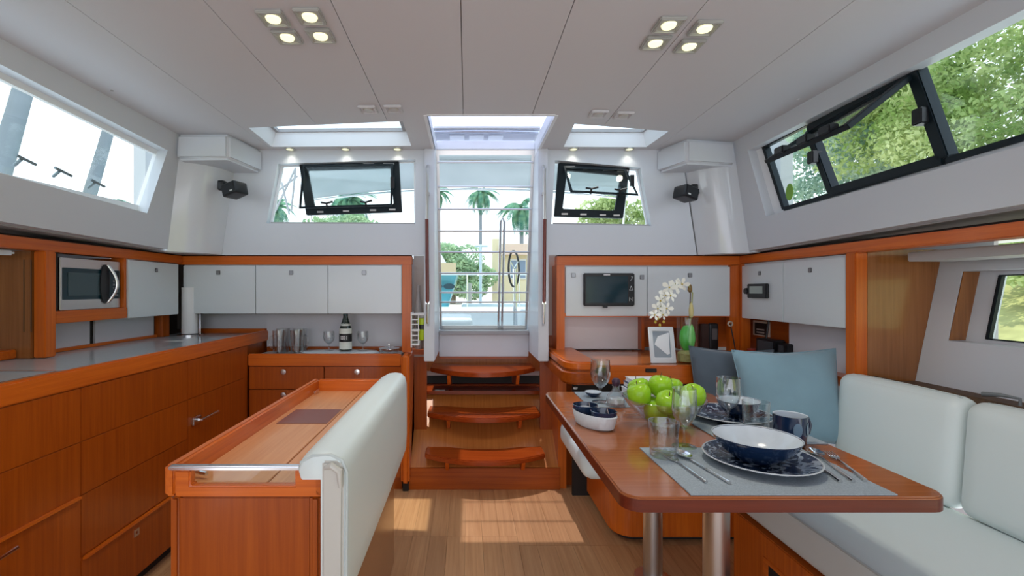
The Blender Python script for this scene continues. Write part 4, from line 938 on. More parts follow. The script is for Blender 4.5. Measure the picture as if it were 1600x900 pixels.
# ================================================================== PILLOWS
def pillow(wd, hg, th, mat, name, loc, rot, label, pinch=.09, n=26):
    m = MB(); ids = {}
    for s_ in (1, -1):
        for i in range(n+1):
            for j in range(n+1):
                u, v = 2*i/n-1, 2*j/n-1
                if s_ == -1 and (i in (0, n) or j in (0, n)): ids[(s_,i,j)] = ids[(1,i,j)]; continue
                x = u*wd/2*(1-pinch*(1-abs(v)**1.6)); y = v*hg/2*(1-pinch*(1-abs(u)**1.6))
                t = th/2*((1-abs(u)**2.6)*(1-abs(v)**2.6))**.55
                t += .0035*math.sin(9*u+5*v)*math.exp(-3*(1-max(abs(u),abs(v)))*2)*(1-max(abs(u),abs(v)))*4
                m.v.append((x, s_*t, y)); ids[(s_,i,j)] = len(m.v)-1
    for s_ in (1, -1):
        for i in range(n):
            for j in range(n): m.f.append((ids[(s_,i,j)], ids[(s_,i+1,j)], ids[(s_,i+1,j+1)], ids[(s_,i,j+1)]))
    e = empty(name, (0,0,0), label, 'pillow')
    build('cover', m, mat, e, ang=80)
    pts = [(u*wd/2*(1-pinch*(1-abs(v)**1.6)), 0, v*hg/2*(1-pinch*(1-abs(u)**1.6))) for u, v in [(-1+2*k/12,-1) for k in range(12)] + [(1,-1+2*k/12) for k in range(12)] + [(1-2*k/12,1) for k in range(12)] + [(-1,1-2*k/12) for k in range(13)]]
    build('seam', MB().tube(pts, .003, 6), mat, e)
    e.location = loc; e.rotation_euler = rot; return e
pillow(.46,.44,.15, BLUEP, 'pillow', P(1234,619,2.17)+Vector((0,0,-.0)), (R(-12), R(-2), R(-8)), 'light blue velvet pillow with pointed corners leaning in the settee corner')
pillow(.46,.44,.13, SLATE, 'pillow', P(1147,611,2.36), (R(-10), R(3), R(4)), 'dark slate grey pillow behind and left of the light blue one')

# ================================================================== DEVICES AND DESK ITEMS
tbz = empty('tablet_screen', (X_(950,2.945),2.94,1.15), 'dark tablet-like chart screen with white side symbols on the white door', 'screen')
def yq(px, py, Y): p = P(px, py, Y); return p
a = P(911,478,2.945); b = P(990,427,2.945)
build('case', MB().box(a.x,b.x,2.922,2.949,a.z,b.z), BLACK, tbz, bev=.006, seg=3)
build('display', MB().box(a.x+.012,b.x-.045,2.919,2.923,a.z+.02,b.z-.02), SCREEN, tbz)
build('brand_bar', MB().box(a.x+.125,a.x+.165,2.9195,2.923,b.z-.014,b.z-.007), PAPER, tbz)
WS = pbr('symbol_white', (.75,.8,.82), .5)
sx_ = b.x-.024
for k, pts in enumerate(([(0,.012),(.012,.012),(-.004,-.012)], [(0,.014),(.011,-.012),(-.011,-.012)], [(-.011,-.012),(-.011,.012),(.011,-.012),(.011,.012)])):
    z = (b.z-.035, b.z-.095, b.z-.165)[k]; pp = [Vector((sx_+x, 2.9205, z+zz)) for x, zz in pts]
    if k == 1: pp.append(pp[0])
    build('symbol', MB().tube(pp, .0016, 5), WS, tbz)
build('clip', MB().box(a.x+.125,a.x+.15,2.918,2.946,a.z-.012,a.z+.004), BLACK, tbz, bev=.002)
dpl = empty('instrument_display', (1.73,2.65,1.2), 'small black instrument with a pale display and round knob on the right cupboard door', 'instrument')
q0, q1 = onside(1172,466,1.742,0), onside(1202,443,1.742,0)
build('case', MB().box(1.722,1.743,q1.y,q0.y,q0.z+.002,q1.z), BLACK, dpl, bev=.004)
build('display', MB().box(1.719,1.723,q1.y+.03,q0.y-.03,q0.z+.03,q1.z-.015), pbr('lcd', (.35,.42,.40), .3), dpl)
kn = build('knob', MB().lathe([(0,0),(.020,0),(.018,.012),(0,.013)], (0,0,0), 20), BLACK, dpl); kn.rotation_euler = (0,R(-90),0); kn.location = Vector((1.722,q0.y+.01,(q0.z+q1.z)/2)) - WO[dpl.name]
for px in (1164,1171): pass
# framed photo
ph = empty('photo_frame', (X_(1030,2.62),2.62,.851), 'silver photo frame with a pale picture standing on the chart desk', 'picture frame')
fx0, fx1 = X_(1012,2.55), X_(1051,2.55); fz0, fz1 = .852, 1.045
def tiltp(x, z, d=0): return Vector((x, 2.50 + (z-.852)*.22 + d, z))
build('frame', MB().ring([tiltp(fx0,fz0), tiltp(fx1,fz0), tiltp(fx1,fz1), tiltp(fx0,fz1)], [tiltp(fx0+.022,fz0+.03), tiltp(fx1-.022,fz0+.03), tiltp(fx1-.022,fz1-.022), tiltp(fx0+.022,fz1-.022)], (0,.012,0)), pbr('frame_silver', (.66,.69,.72), .35, metal=.2), ph, bev=.003)
build('picture', MB().prism([tiltp(fx0+.02,fz0+.028,.006), tiltp(fx1-.02,fz0+.028,.006), tiltp(fx1-.02,fz1-.02,.006), tiltp(fx0+.02,fz1-.02,.006)], (0,.003,0)), pbr('picture_grey', (.30,.35,.40), .1), ph)
build('picture_shape', MB().prism([tiltp(fx0+.028,fz0+.10,.005), tiltp(fx1-.045,fz0+.045,.005), tiltp(fx1-.030,fz0+.05,.005), tiltp(fx1-.030,fz0+.10,.005), tiltp(fx1-.026,fz1-.03,.005), tiltp(fx0+.05,fz1-.05,.005)], (0,-.0008,0)), pbr('picture_white', (.75,.78,.82), .2), ph)
build('support_leg', MB().bar(tiltp((fx0+fx1)/2,1.0,.012), Vector(((fx0+fx1)/2,2.62,.853)), .03, .004, (0,1,0)), BLACK, ph)
# orchid in a glass cylinder
orc = empty('orchid_vase', (X_(1074,2.53),2.53,.851), 'glass cylinder vase with moss, green leaves and an arching white orchid spray', 'orchid')
oc = Vector((X_(1074,2.53),2.53,.8515))
build('vase', MB().lathe([(0,0),(.054,0),(.056,.003),(.056,.245),(.0535,.245),(.0535,.008),(0,.007)], oc, 36), pane('vase_glass', (.95,.98,.97), .09), orc)
build('moss', MB().lathe([(0,.009),(.050,.009),(.051,.05),(.035,.066),(0,.07)], oc, 24), MOSS, orc)
build('leaf', MB().lathe([(0,.06),(.020,.066),(.038,.095),(.045,.13),(.040,.17),(.022,.20),(0,.205)], oc, 18, 1, .55), GREENL, orc)
build('leaf', MB().lathe([(0,.07),(.012,.08),(.018,.13),(.012,.19),(0,.215)], oc+Vector((.012,-.026,0)), 14, 1, .35), pbr('leaf_pale', (.18,.55,.12), .4), orc)
stp = [P(1078,505,2.53), P(1081,475,2.53), P(1082,458,2.52), P(1076,446,2.51), P(1062,441,2.5), P(1048,446,2.5), P(1038,458,2.49), P(1033,475,2.49), P(1030,496,2.49)]
build('stem', MB().tube([oc+Vector((.012,0,.19))] + stp, .0034, 8), pbr('stem_green', (.30,.33,.10), .6), orc)
build('tied_stake', MB().tube([oc+Vector((.015,.01,.2)), P(1079,455,2.54)], .003, 6), STEMB, orc)
build('node', MB().lathe([(0,-.03),(.012,-.015),(.010,.01),(0,.03)], P(1078,450,2.52), 12), pbr('node_brown', (.20,.12,.04), .7), orc)
build('node', MB().lathe([(0,-.05),(.011,-.03),(.013,.0),(.009,.03),(0,.05)], P(1080,485,2.525), 12), pbr('node_yellow', (.55,.48,.22), .7), orc)
def flower(c, s_, tilt, az):
    m = MB(); M_ = Matrix.Rotation(az, 3, 'Z') @ Matrix.Rotation(tilt, 3, 'X')
    for k in range(5):
        a = 2*math.pi*k/5 + .3; wdt = .55 if k in (0,) else (.75 if k in (1,4) else .5)
        pts = [(0,0,0),(.35*wdt,.45,.08),(.42*wdt,.8,.05),(0,1.05,-.05),(-.42*wdt,.8,.05),(-.35*wdt,.45,.08)]
        rot_ = Matrix.Rotation(a, 3, 'Y')
        vs = [c + M_ @ (rot_ @ Vector((x, -z*1.0, y)) * s_) for x, y, z in pts]
        m.prism(vs, M_ @ Vector((0,.0012,0)))
    return m
for k, (px, py, s_) in enumerate(((1056,447,.034),(1066,444,.030),(1046,449,.032),(1040,461,.031),(1032,470,.030),(1048,462,.026),(1028,482,.028),(1042,482,.026),(1023,492,.024),(1036,492,.022))):
    f_ = build('blossom', flower(P(px,py,2.48 - .01*(k % 3)), s_*1.3, random.uniform(-.5,.5), random.uniform(-.6,.6)), ORCH, orc)
    build('blossom_heart', MB().lathe([(0,-.006),(.006,0),(0,.006)], P(px,py,2.47 - .01*(k % 3)), 8), YELO, f_)
for px, py in ((1024,503),(1031,508),(1037,503),(1028,498)): build('bud', MB().lathe([(0,-.011),(.007,-.003),(.006,.005),(0,.011)], P(px,py,2.49), 10), YELO, orc)
# items in the open locker
hs_ = empty('radio_handset', (X_(1115,3.0),2.99,.855), 'black radio handset standing in the open locker behind the orchid', 'handset')
a = P(1108,560,2.98); build('grip', MB().cushion(X_(1107,2.98),X_(1122,2.98),2.97,3.0,.86,1.035,.012), BLACK, hs_); build('keypad', MB().box(X_(1111,2.98),X_(1119,2.98),2.966,2.970,.93,1.0), pbr('keypad_grey', (.12,.11,.11), .5), hs_)
b2x = tag(build('dark_case', MB().box(X_(1092,3.0),X_(1105,3.0),2.97,3.02,.86,1.03), pbr('case_brown', (.05,.025,.02), .5), bev=.006), 'dark brown slim case beside the radio handset', 'case')
cbl = empty('coiled_cable', (X_(1142,2.94),2.93,.86), 'thin dark cable hanging from a pale ring socket at the teak corner post', 'cable')
rg_ = P(1141,506,2.94); build('socket', MB().tube([rg_+Vector((.014*math.cos(t),0,.014*math.sin(t))) for t in [2*math.pi*k/16 for k in range(17)]], .005, 8), pbr('socket_cream', (.6,.5,.4), .4), cbl)
build('wire', MB().tube([rg_, rg_+Vector((.012,-.01,-.08)), rg_+Vector((.026,-.01,-.16)), rg_+Vector((.026,-.01,-.22))], .0035, 6), BLACK, cbl)
# right corner devices
def onr(px, py, x=1.80): return onside(px, py, x, 0)
lp_ = empty('label_plate', (1.85,2.7,1.0), 'small dark notice with pale border on the teak panel under the right cupboard', 'notice')
q0, q1 = onr(1178,523,1.858), onr(1203,503,1.858)
build('plate', MB().box(1.852,1.860,q1.y,q0.y,q0.z,q1.z), pbr('plate_pale', (.62,.52,.44), .5), lp_); build('print', MB().box(1.850,1.852,q1.y+.02,q0.y-.02,q0.z+.008,q1.z-.012), BLACK, lp_)
for k in range(2): build('text_line', MB().box(1.849,1.850,q1.y+.04,q0.y-.04,q0.z+.018+.018*k,q0.z+.026+.018*k), pbr('text_pale', (.5,.45,.4), .5) if k == 0 else bpy.data.materials['text_pale'], lp_)
def xspan(p0, p1, x): q0, q1 = onr(p0[0], p0[1], x), onr(p1[0], p1[1], x); return sorted((q0.y, q1.y)) + sorted((q0.z, q1.z))
for nm4, p0, p1, x, lab in (('radio', (1186,556), (1216,532), 1.80, 'black radio box on the ledge behind the light blue pillow'), ('charger', (1219,556), (1234,538), 1.81, 'small black charger at the right end of the ledge devices'), ('printer', (1198,562), (1222,552), 1.78, 'flat black device in front of the radio box')):
    y0, y1, z0, z1 = xspan(p0, p1, x); z0 = .846 if nm4 != 'printer' else .846
    e = empty(nm4, (x,(y0+y1)/2,z0), lab, 'device'); build('case', MB().box(x-.02,x+.045,y0,y1,z0,max(z1, z0+.03)), BLACK, e, bev=.005); build('front_detail', MB().box(x-.023,x-.02,y0+.02,y1-.02,z0+.012,max(z1, z0+.03)-.012), pbr('detail_grey', (.06,.07,.08), .3), e)
ant = tag(build('antenna_wire', MB().tube([(1.82,2.78,1.07),(1.81,2.79,.95),(1.80,2.77,.90)], .006, 8), BLACK), 'black cable dropping from the right cupboard to the radio box', 'cable')
rcp = tag(build('red_cup', MB().lathe([(0,0),(.02,0),(.024,.04),(.021,.04),(.018,.004),(0,.004)], (1.765,2.86,.846), 18), pbr('red_plastic', (.40,.06,.04), .4)), 'small red cup on the ledge beside the radio box', 'cup')

# speakers
def speaker(px0, py0, px1, py1, Y, bx, by, side, label):
    e = empty('speaker', P((px0+px1)/2, py1, Y), label, 'speaker', 'black wall speakers')
    c = P((px0+px1)/2, (py0+py1)/2, Y); m = MB().cushion(-.052,.052,-.05,.05,-.037,.037,.008, n=8)
    M_ = Matrix.Rotation(side*R(22), 4, 'Z') @ Matrix.Rotation(side*R(14), 4, 'Y'); m.v = [tuple(c + M_ @ Vector(v)) for v in m.v]; build('box', m, BLACK, e)
    m = MB().box(-.045,.045,-.053,-.050,-.030,.030); m.v = [tuple(c + M_ @ Vector(v)) for v in m.v]; build('grille', m, pbr('grille', (.02,.024,.03), .8), e)
    m = MB().box(.015,.035,-.055,-.053,-.024,-.016) if side < 0 else MB().box(-.035,-.015,-.055,-.053,-.024,-.016); m.v = [tuple(c + M_ @ Vector(v)) for v in m.v]; build('badge', m, BRUSH, e)
    bq = P(bx, by, Y+.02); build('bracket', MB().cushion(bq.x-.02,bq.x+.02,bq.y-.02,bq.y+.03,bq.z-.03,bq.z+.03,.008, n=6), BLACK, e)
    build('bracket_arm', MB().tube([bq, c], .008, 8), STEEL, e); build('wall_mount', MB().tube([bq, bq+Vector((side*-.05*-1 if False else (-.07 if side < 0 else .07), .09, 0))], .010, 8), BLACK, e)
speaker(353,284,381,310,2.74,347,290,-1,'black speaker on the left corner panel beside the galley window')
speaker(1056,291,1087,314,2.76,1084,296,1,'black speaker on the right corner panel above the nav station')

# ceiling lights
def downlight(loc, label, lit):
    e = empty('ceiling_light', (0,0,0), label, 'ceiling light', 'lit square ceiling lights' if lit else 'unlit square ceiling lights')
    s_ = .043
    sq = lambda r, z: [(-r,-r,z),(r,-r,z),(r,r,z),(-r,r,z)]
    build('bezel', MB().ring(sq(s_,-.012), sq(s_*.72,-.012), (0,0,.012)), LAMPS if lit else CEIL, e, bev=.003)
    build('plate', MB().box(-s_*.75,s_*.75,-s_*.75,s_*.75,-.006,-.001), LAMPS if lit else CEIL, e)
    build('lamp', MB().lathe([(0,-.012),(.022,-.012),(.025,-.006),(0,-.006)], n=24), LAMPE if lit else pbr('lens_dull', (.55,.53,.5), .4), e)
    if lit:
        ld = bpy.data.lights.new('lamp_light', 'SPOT'); ld.energy = 5; ld.spot_size = R(130); ld.spot_blend = .8; ld.color = (1,.93,.78); ld.shadow_soft_size = .03
        lo_ = bpy.data.objects.new('lamp_light', ld); C.objects.link(lo_); lo_.parent = e; lo_.location = (0,0,-.02)
    e.location = loc; return e
pos = {'left': [(427,30,'front left'),(484,27,'front right'),(449,59,'rear left'),(501,57,'rear right')], 'right': [(1045,40,'front left'),(1101,45,'front right'),(1024,68,'rear left'),(1077,73,'rear right')]}
L0 = None
for sd_, lst in pos.items():
    for px, py, nm5 in lst:
        Y = .882*720/(453-py); loc = (X_(px,Y), Y, H-.0005); lab = f'glowing square ceiling light, {nm5} of the four in the {sd_} ceiling cluster'
        if L0 is None: L0 = downlight(loc, lab, True)
        else:
            r_ = dup(L0, loc, None, lab)
U0 = None
for px, py, nm5 in ((575,171,'left one of the pair near the left skylight'),(615,170,'right one of the pair near the left skylight'),(935,178,'left one of the pair near the right skylight'),(974,180,'right one of the pair near the right skylight')):
    Y = .885*720/(453-py); loc = (X_(px,Y), Y, H-.0005); lab = 'white unlit square ceiling fitting, ' + nm5
    if U0 is None: U0 = downlight(loc, lab, False)
    else: dup(U0, loc, None, lab)
D0 = None
for px, lab in ((453,'leftmost of three over the left rear window'),(540,'middle of three over the left rear window'),(621,'right of three over the left rear window'),(896,'left of two over the right rear window'),(983,'right of two over the right rear window')):
    loc = (X_(px,2.9), 2.898, H-.0005); lab = 'small round warm spotlight, ' + lab
    if D0 is None:
        D0 = empty('spotlight', (0,0,0), lab, 'spotlight', 'small spotlights over the rear windows')
        build('rim', MB().lathe([(.021,-.008),(.030,-.008),(.032,0),(.021,0),(.021,-.008)], n=24), LAMPS, D0); build('lamp', MB().lathe([(0,-.006),(.021,-.006),(.021,-.002),(0,-.002)], n=20), LAMPE, D0)
        ld = bpy.data.lights.new('spot_light', 'SPOT'); ld.energy = .4; ld.spot_size = R(120); ld.spot_blend = .8; ld.color = (1,.93,.78); ld.shadow_soft_size = .02
        lo_ = bpy.data.objects.new('spot_light', ld); C.objects.link(lo_); lo_.parent = D0; lo_.location = (0,0,-.015); D0.location = loc
    else: dup(D0, loc, None, lab)
for (px, py) in ((175,142),(1247,155)):
    Y = .888*720/(453-py); tag(build('ceiling_screw', MB().lathe([(0,-.004),(.006,-.003),(.006,0),(0,0)], (X_(px,Y),Y,H), 12), GREYV if px < 500 else BRIGHT), f'tiny button in the ceiling near the {"left" if px < 500 else "right"} side window', 'button')

# ================================================================== OUTSIDE
OUTW = pbr('deck_white', (.62,.66,.68), .5)
def ext(name, label, cat, loc, **k): return empty(name, loc, label, cat, **k)
water = tag(build('water', MB().box(-80,80,9,90,-.5,-.3), pbr('harbour_water', (.20,.42,.48), .08, bump=.5, bscale=2)), None, None, None, 'structure')
ground = tag(build('ground', MB().box(-80,80,22,140,-.4,.35), pbr('quay_sand', (.55,.50,.42), .9)), None, None, None, 'structure')
bank = tag(build('bank', MB().prism([(4,-30,-.4),(10,-30,2.2),(30,-30,2.6),(30,-30,-.4)], (0,52,0)), pbr('bank_grass', (.42,.40,.16), .95, noise=.6, nscale=3)), None, None, None, 'structure')
bankl = tag(build('bank', MB().prism([(-7.5,-30,-.4),(-7.5,-30,.35),(-40,-30,.6),(-40,-30,-.4)], (0,52.5,0)), bpy.data.materials['bank_grass']), None, None, None, 'structure')
ck = empty('cockpit', (0,5,.9), kind='structure')
build('cockpit_floor', MB().box(-1.6,1.8,3.5,7.0,.60,.65), OUTW, ck)
build('bench_seat', MB().box(-1.5,-.45,3.9,6.6,.65,.98), OUTW, ck, bev=.02); build('bench_seat', MB().box(.75,1.7,3.9,6.6,.65,.98), OUTW, ck, bev=.02)
build('stern_deck', MB().box(-2.2,2.4,7.0,9.0,.7,.92), OUTW, ck, bev=.02)
build('side_deck', MB().box(-2.6,-.42,3.05,3.9,1.56,1.60), OUTW, ck); build('side_deck', MB().box(.62,2.6,3.05,3.9,1.52,1.58), OUTW, ck)
build('side_deck', MB().box(-2.75,-2.0,-1.8,3.05,1.49,1.52), OUTW, ck) ; build('side_deck', MB().box(2.0,2.75,-1.8,3.05,1.49,1.52), OUTW, ck)
ct = ext('cockpit_table', 'white cockpit table with rounded end seen low through the door glass', 'table', (-.1,4.6,.65))
build('top', MB().cushion(-.42,.05,4.3,5.2,.90,.98,.03, n=8), OUTW, ct); build('post', MB().tube([(-.18,4.7,.65),(-.18,4.7,.9)], .05, 12), STEEL, ct)
wh = ext('steering_wheel', 'dark steering wheel standing in the cockpit seen through the door glass', 'wheel', (.66,6.2,.7))
wc = P(803,420,6.2); build('rim', MB().tube([wc+Vector((.09*math.cos(t),.20*math.cos(t),.24*math.sin(t))) for t in [2*math.pi*k/28 for k in range(29)]], .014, 8), BLACK, wh)
for k in range(3): t = 2*math.pi*k/3+.5; build('spoke', MB().tube([wc, wc+Vector((.09*math.cos(t),.20*math.cos(t),.24*math.sin(t)))], .008, 6), STEEL, wh)
build('pedestal', MB().tube([(wc.x+.02,6.22,.65),(wc.x+.01,6.21,wc.z)], .03, 10), STEEL, wh)
pf = ext('pushpit_rail', 'stainless guard rail posts and wires round the stern of the cockpit', 'rail', (0,8,.9))
for x in (-2.0,-1.0,.0,1.0,2.0): build('post', MB().tube([(x,8.8,.9),(x,8.8,1.55)], .014, 8), STEEL, pf)
for z in (1.2, 1.54): build('wire', MB().tube([(-2.1,8.8,z),(2.1,8.8,z)], .008, 6), STEEL, pf)
bm_ = ext('bimini', 'pale grey arched canvas canopy over the cockpit on steel bows', 'canopy', (0,5.5,2.6))
CAN = leafy('canopy_cloth', (.50,.53,.56), (.58,.60,.63), .45)
m = MB(); nx, ny = 18, 10
for s_ in (0, .01):
    for j in range(ny+1):
        for i in range(nx+1):
            y = 4.55 + 2.2*j/ny; hw_ = 1.6 + .75*j/ny; x = -hw_ + 2*hw_*i/nx; z = 2.87 - .030*(x-.1)**2 - .10*((y-5.3)/1.4)**2*(1 if y > 5.3 else .5) - s_; m.v.append((x, y, z))
n1 = (nx+1)*(ny+1)
for j in range(ny):
    for i in range(nx): a_ = j*(nx+1)+i; m.f.append((a_, a_+1, a_+nx+2, a_+nx+1)); m.f.append((n1+a_, n1+a_+nx+1, n1+a_+nx+2, n1+a_+1))
build('canvas', m, CAN, bm_)
for y in (4.56, 5.6, 6.74): build('bow', MB().tube([(x, y, 2.855-.030*(x-.1)**2-.10*((y-5.3)/1.4)**2*(1 if y > 5.3 else .5)-.025) for x in [(-1+2*k/14)*(1.6+.75*(y-4.55)/2.2) for k in range(15)]] , .016, 8), STEEL, bm_)
for x in (-1.93, 1.93): build('leg', MB().tube([(x*.95,5.6,.95),(x,5.6,2.62)], .014, 8), STEEL, bm_)
for x in (-.18, .02, .22): build('clear_panel', MB().box(x,x+.15,4.72,4.86,2.825,2.835), BRIGHT, bm_)
rg2 = ext('rigging', 'thin grey stays and struts seen through the left rear window', 'rigging', (-2.4,5.5,1.6))
for a_, b_2 in (((430,330),(462,262)), ((440,285),(452,335)), ((462,262),(455,330)), ((432,300),(465,275))):
    build('stay', MB().tube([P(*a_,5.5), P(*b_2,5.5)], .012, 6), pbr('stay_grey', (.4,.41,.43), .5) if (a_ == (430,330)) else bpy.data.materials['stay_grey'], rg2)

def leaf_mesh(n, blobs, size, seed=0):
    rs = np.random.RandomState(seed); B = np.array([b[:3] for b in blobs]); Rr = np.array([b[3:] for b in blobs])
    k = rs.randint(0, len(B), n); d = rs.normal(size=(n,3)); d /= np.linalg.norm(d, axis=1)[:,None]; rad = rs.uniform(.55, 1.0, n)**.6
    c = B[k] + d*rad[:,None]*Rr[k]; u = rs.normal(size=(n,3)); u /= np.linalg.norm(u, axis=1)[:,None]; v = np.cross(u, rs.normal(size=(n,3))); v /= np.linalg.norm(v, axis=1)[:,None]
    s = size*rs.uniform(.6,1.3,n)[:,None]
    vs = np.stack([c-u*s, c-v*s*.5, c+u*s, c+v*s*.5], 1).reshape(-1,3)
    return vs, [(4*i,4*i+1,4*i+2,4*i+3) for i in range(n)]
def tree(name, base, trunk_top, tr, blobs, nl, size, mat, label, seed=0, group=None):
    e = empty(name, base, label, 'tree' if 'bush' not in name else 'bush', group)
    vs, fs = leaf_mesh(nl, blobs, size, seed); m = MB(); m.v = [tuple(v) for v in vs]; m.f = fs
    build('trunk', MB().tube([base, Vector(base)*.5+Vector(trunk_top)*.5+Vector((.1,0,0)), trunk_top], [tr, tr*.8, tr*.55], 10), pbr('bark', (.28,.22,.16), .9) if 'bark' not in bpy.data.materials else bpy.data.materials['bark'], e)
    me = bpy.data.meshes.new('foliage'); me.from_pydata([tuple(np.array(v)-np.array(base)) for v in m.v], [], fs); me.materials.append(mat)
    o = bpy.data.objects.new('foliage', me); C.objects.link(o); o.parent = e; o['kind'] = 'stuff'; return e
LG1 = leafy('foliage_bright', (.26,.38,.12), (.66,.74,.40), .45); LG2 = leafy('foliage_hazed', (.22,.36,.30), (.62,.72,.60), .45); LG3 = leafy('foliage_pale', (.28,.44,.28), (.52,.66,.42), .4)  # leaf colours paled to carry the overexposed haze outdoors
def rblobs(n, cx, cy, cz, sx, sy, sz, r, seed):
    rs = random.Random(seed); return [(cx+rs.uniform(-sx,sx), cy+rs.uniform(-sy,sy), cz+rs.uniform(-sz,sz), r*rs.uniform(.6,1.2), r*rs.uniform(.6,1.2), r*rs.uniform(.5,1.0)) for _ in range(n)]
tree('shade_tree', (12,9.5,2), (12,9.5,5), .3, rblobs(34,11,8.8,5.2,1.6,3.6,2.4,1.3,1), 52000, .065, LG1, 'yellow green leafy tree filling the open sash of the right side window', 1)
tree('shade_tree', (14,3,2), (14,3,6), .35, rblobs(46,12.5,3.2,6.6,2.0,3.0,3.6,1.5,2), 64000, .07, LG2, 'cool grey green tree filling the large right pane of the side window', 2)
tree('shade_tree', (13,15,2), (13,15,5), .3, rblobs(24,12,15,4.8,2.0,2.6,2.4,1.3,3), 26000, .08, LG2, 'bluish green tree in the narrow aft pane of the right side window', 3)
tree('bank_bush', (7.6,5.6,1.3), (7.6,5.6,1.7), .06, rblobs(12,7.6,5.4,1.75,.5,1.5,.35,.5,4), 7000, .06, LG1, 'bright green bush on the bank seen through the small hull porthole', 4)
tree('shore_tree', (-1.0,30,.3), (-1.0,30,2.5), .25, rblobs(16,-.3,30,2.6,1.3,1.0,1.3,1.0,5), 9000, .13, LG3, 'pale green bushy tree on the shore behind the door glass', 5)
tree('shore_tree', (-9.5,36,.3), (-9.5,36,3), .25, rblobs(18,-9.8,36,4.8,4.0,1,1.6,1.3,6), 9000, .17, LG3, 'low pale tree line behind the left rear window', 6)
tree('shore_tree', (9.5,30,.3), (9.5,30,4), .25, rblobs(14,9.6,30,6.0,1.6,1,1.2,1.0,8), 7000, .13, LG1, 'sunny green treetop low in the right rear window', 8)

FR = leafy('palm_frond', (.05,.20,.16), (.22,.42,.26), .3); TRK = pbr('palm_trunk', (.22,.25,.28), .9)
fm = MB()
Lf = 2.6; npin = 26
sp_ = [Vector((Lf*t*.85, 0, .55*math.sin(t*2.2) - 1.9*t**2.4)) for t in [i/npin for i in range(npin+1)]]
fm.tube(sp_, [.035*(1-i/npin*.8) for i in range(npin+1)], 5)
for i in range(3, npin+1):
    p_ = sp_[i]; t = i/npin; ln = .85*math.sin(math.pi*min(1, t*.92+.08))**.5; tg = (sp_[i]-sp_[i-1]).normalized()
    for s_ in (1, -1):
        tip = p_ + tg*ln*.45 + Vector((0, s_*ln*.55, -ln*.55)); fm.add([p_-tg*.05, p_+tg*.06, tip, p_ + (tip-p_)*.5 - tg*.07], [(0,1,2,3)])
FM = bpy.data.meshes.new('frond'); FM.from_pydata(fm.v, [], fm.f); FM.materials.append(FR)
def palm(x, y, h, s_, label, seed, lean=0, tr_=.17, ly=0):
    e = empty('palm_tree', (x,y,.3), label, 'palm', 'palm trees behind the harbour'); rs = random.Random(seed)
    build('trunk', MB().tube([(x-lean,y-ly,.3),(x-lean*.5,y-ly*.5,h*.5),(x,y,h)], [tr_*1.3, tr_, tr_*.8], 10), TRK, e)
    build('crown_shaft', MB().tube([(x,y,h-.9*s_),(x,y,h+.1*s_)], [tr_*1.0, tr_*.5], 10), pbr('shaft_green', (.25,.42,.2), .6) if 'shaft_green' not in bpy.data.materials else bpy.data.materials['shaft_green'], e)
    for k in range(24):
        o = bpy.data.objects.new('frond', FM); C.objects.link(o); o.parent = e; o.location = (0,0,h-.3)
        o.rotation_euler = (rs.uniform(-.15,.15), rs.uniform(-.85,.95), k*2.399 + rs.uniform(-.2,.2)); o.scale = (s_*.85,)*3
    return e
palm(X_(751,60),60,Z_(303,60),1.25,'tall palm standing centre in the door glass',1,0,.22)
palm(X_(815,42),42,Z_(325,42),1.15,'broad nearer palm at the right side of the door glass',2,0,.2)
palm(X_(683,60),60,Z_(302,60),1.1,'palm half hidden by the left edge of the door glass',3,0,.2)
palm(X_(546,50),50,Z_(312,50),1.4,'low palm crown inside the left rear window',4,0,.2)
palm(X_(430,45),45,Z_(326,45),1.0,'small palm at the lower left corner of the left rear window',5,0,.2)
palm(-9.0,12.9,9.5,1.0,'near palm trunk seen right of centre in the left side window',6,0,.13,3.0)
palm(-9.0,10.4,9.5,1.0,'near palm trunk at the forward end of the left side window',7,0,.17,2.4)
tree('garden_bush', (-9.5,12.6,.3), (-9.5,12.6,2), .08, rblobs(6,-9.4,12.3,3.3,.2,.25,.35,.35,9), 2500, .07, LG2, 'round green shrub low in the aft end of the left side window', 9)
# harbour: turquoise boat, beige building, pontoon, white boat
tbt = ext('motor_boat', 'turquoise hulled motor boat with cream upper deck moored behind the stern', 'boat', (-2.0,14,-.3))
build('hull', MB().hexa([(-5,12.8,-.3),(-.85,13.4,-.3),(-1.0,15.5,-.3),(-5,16,-.3)], [(-5,12.4,1.75),(-.28,13.0,1.75),(-.3,15.8,1.75),(-5,16.4,1.75)]), pbr('turquoise', (.12,.40,.48), .3), tbt, bev=.05)
build('rubbing_strake', MB().box(-5,-.30,12.45,12.55,1.70,1.98), pbr('cream_strake', (.62,.46,.28), .5), tbt)
build('cabin', MB().hexa([(-4.6,12.9,1.9),(-.55,13.1,1.9),(-.55,15.3,1.9),(-4.6,15.6,1.9)], [(-4.2,13.3,2.6),(-.95,13.4,2.6),(-.95,15.0,2.6),(-4.2,15.2,2.6)]), OUTW, tbt, bev=.04)
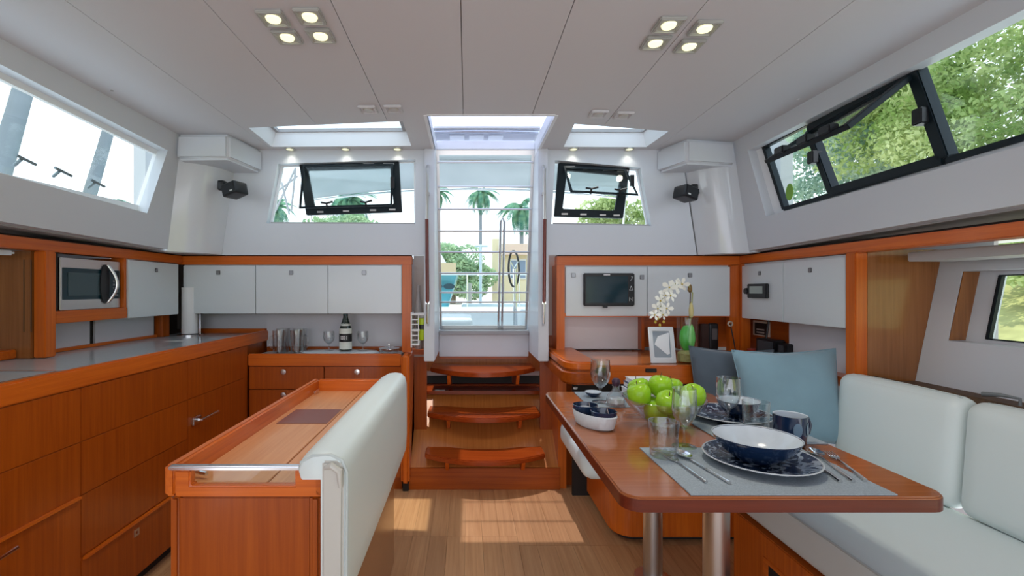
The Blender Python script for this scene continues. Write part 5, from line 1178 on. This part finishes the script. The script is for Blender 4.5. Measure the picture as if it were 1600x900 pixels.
for x in (-.85,-.5,-2.0,-3.0): build('port_light', MB().prism([(x+.16*math.cos(t), 12.72-.02*0, 1.35+.08*math.sin(t)) for t in [2*math.pi*k/14 for k in range(14)]], (0,.3,0)), pbr('port_dark', (.02,.06,.08), .2) if x == -.85 else bpy.data.materials['port_dark'], tbt)
bd = ext('harbour_building', 'cream building with pink flat roof and grey windows right of the door glass', 'building', (3.6,32,.3))
CW = pbr('cream_wall', (.72,.62,.42), .8)
build('wall', MB().box(X_(783,32),X_(860,32),32,38,.3,Z_(398,32)), CW, bd); build('pillar', MB().box(X_(769,32),X_(780,32),31.6,32.1,.3,Z_(374,32)), CW, bd)
build('roof', MB().box(X_(780,31.5),X_(862,31.5),31.4,38.5,Z_(398,31.5),Z_(381,31.5)), pbr('pink_roof', (.70,.52,.42), .7), bd)
build('pillar', MB().box(X_(860,32),X_(1020,32),31.8,36,.3,Z_(372,32)), CW, bd)
for i in range(3):
    f_ = build('window', MB().box(X_(797+i*14,31.9),X_(808+i*14,31.9),31.9,32.0,Z_(436,31.9),Z_(405,31.9)), pbr('frame_white', (.7,.7,.7), .6) if i == 0 else bpy.data.materials['frame_white'], bd)
    build('window_glass', MB().box(X_(798+i*14,31.85),X_(807+i*14,31.85),31.86,31.9,Z_(434,31.85),Z_(407,31.85)), pbr('win_blue', (.18,.24,.34), .2) if i == 0 else bpy.data.materials['win_blue'], f_)
pn = ext('pontoon', 'pale floating pontoon with a line of piles behind the stern', 'pontoon', (.8,18,0))
build('deck', MB().box(-.2,9,16.5,20,-.1,.75), OUTW, pn, bev=.04); build('deck_edge', MB().box(-.2,9,16.4,16.5,.35,.55), GREYV, pn)
for x in (.1, 1.3, 2.6, 4.0): build('pile', MB().tube([(x,16.9,-.3),(x,16.9,1.5)], .07, 8), pbr('pile_wood', (.45,.40,.34), .8) if x == .1 else bpy.data.materials['pile_wood'], pn)
lmp = tag(build('white_mast', MB().tube([(X_(751,16.6),16.6,.75), P(751,382,16.6)], .05, 8).tube([P(742,384,16.6), P(762,384,16.6)], .05, 8), OUTW), 'short white post with crossbar in the centre of the door glass', 'post')
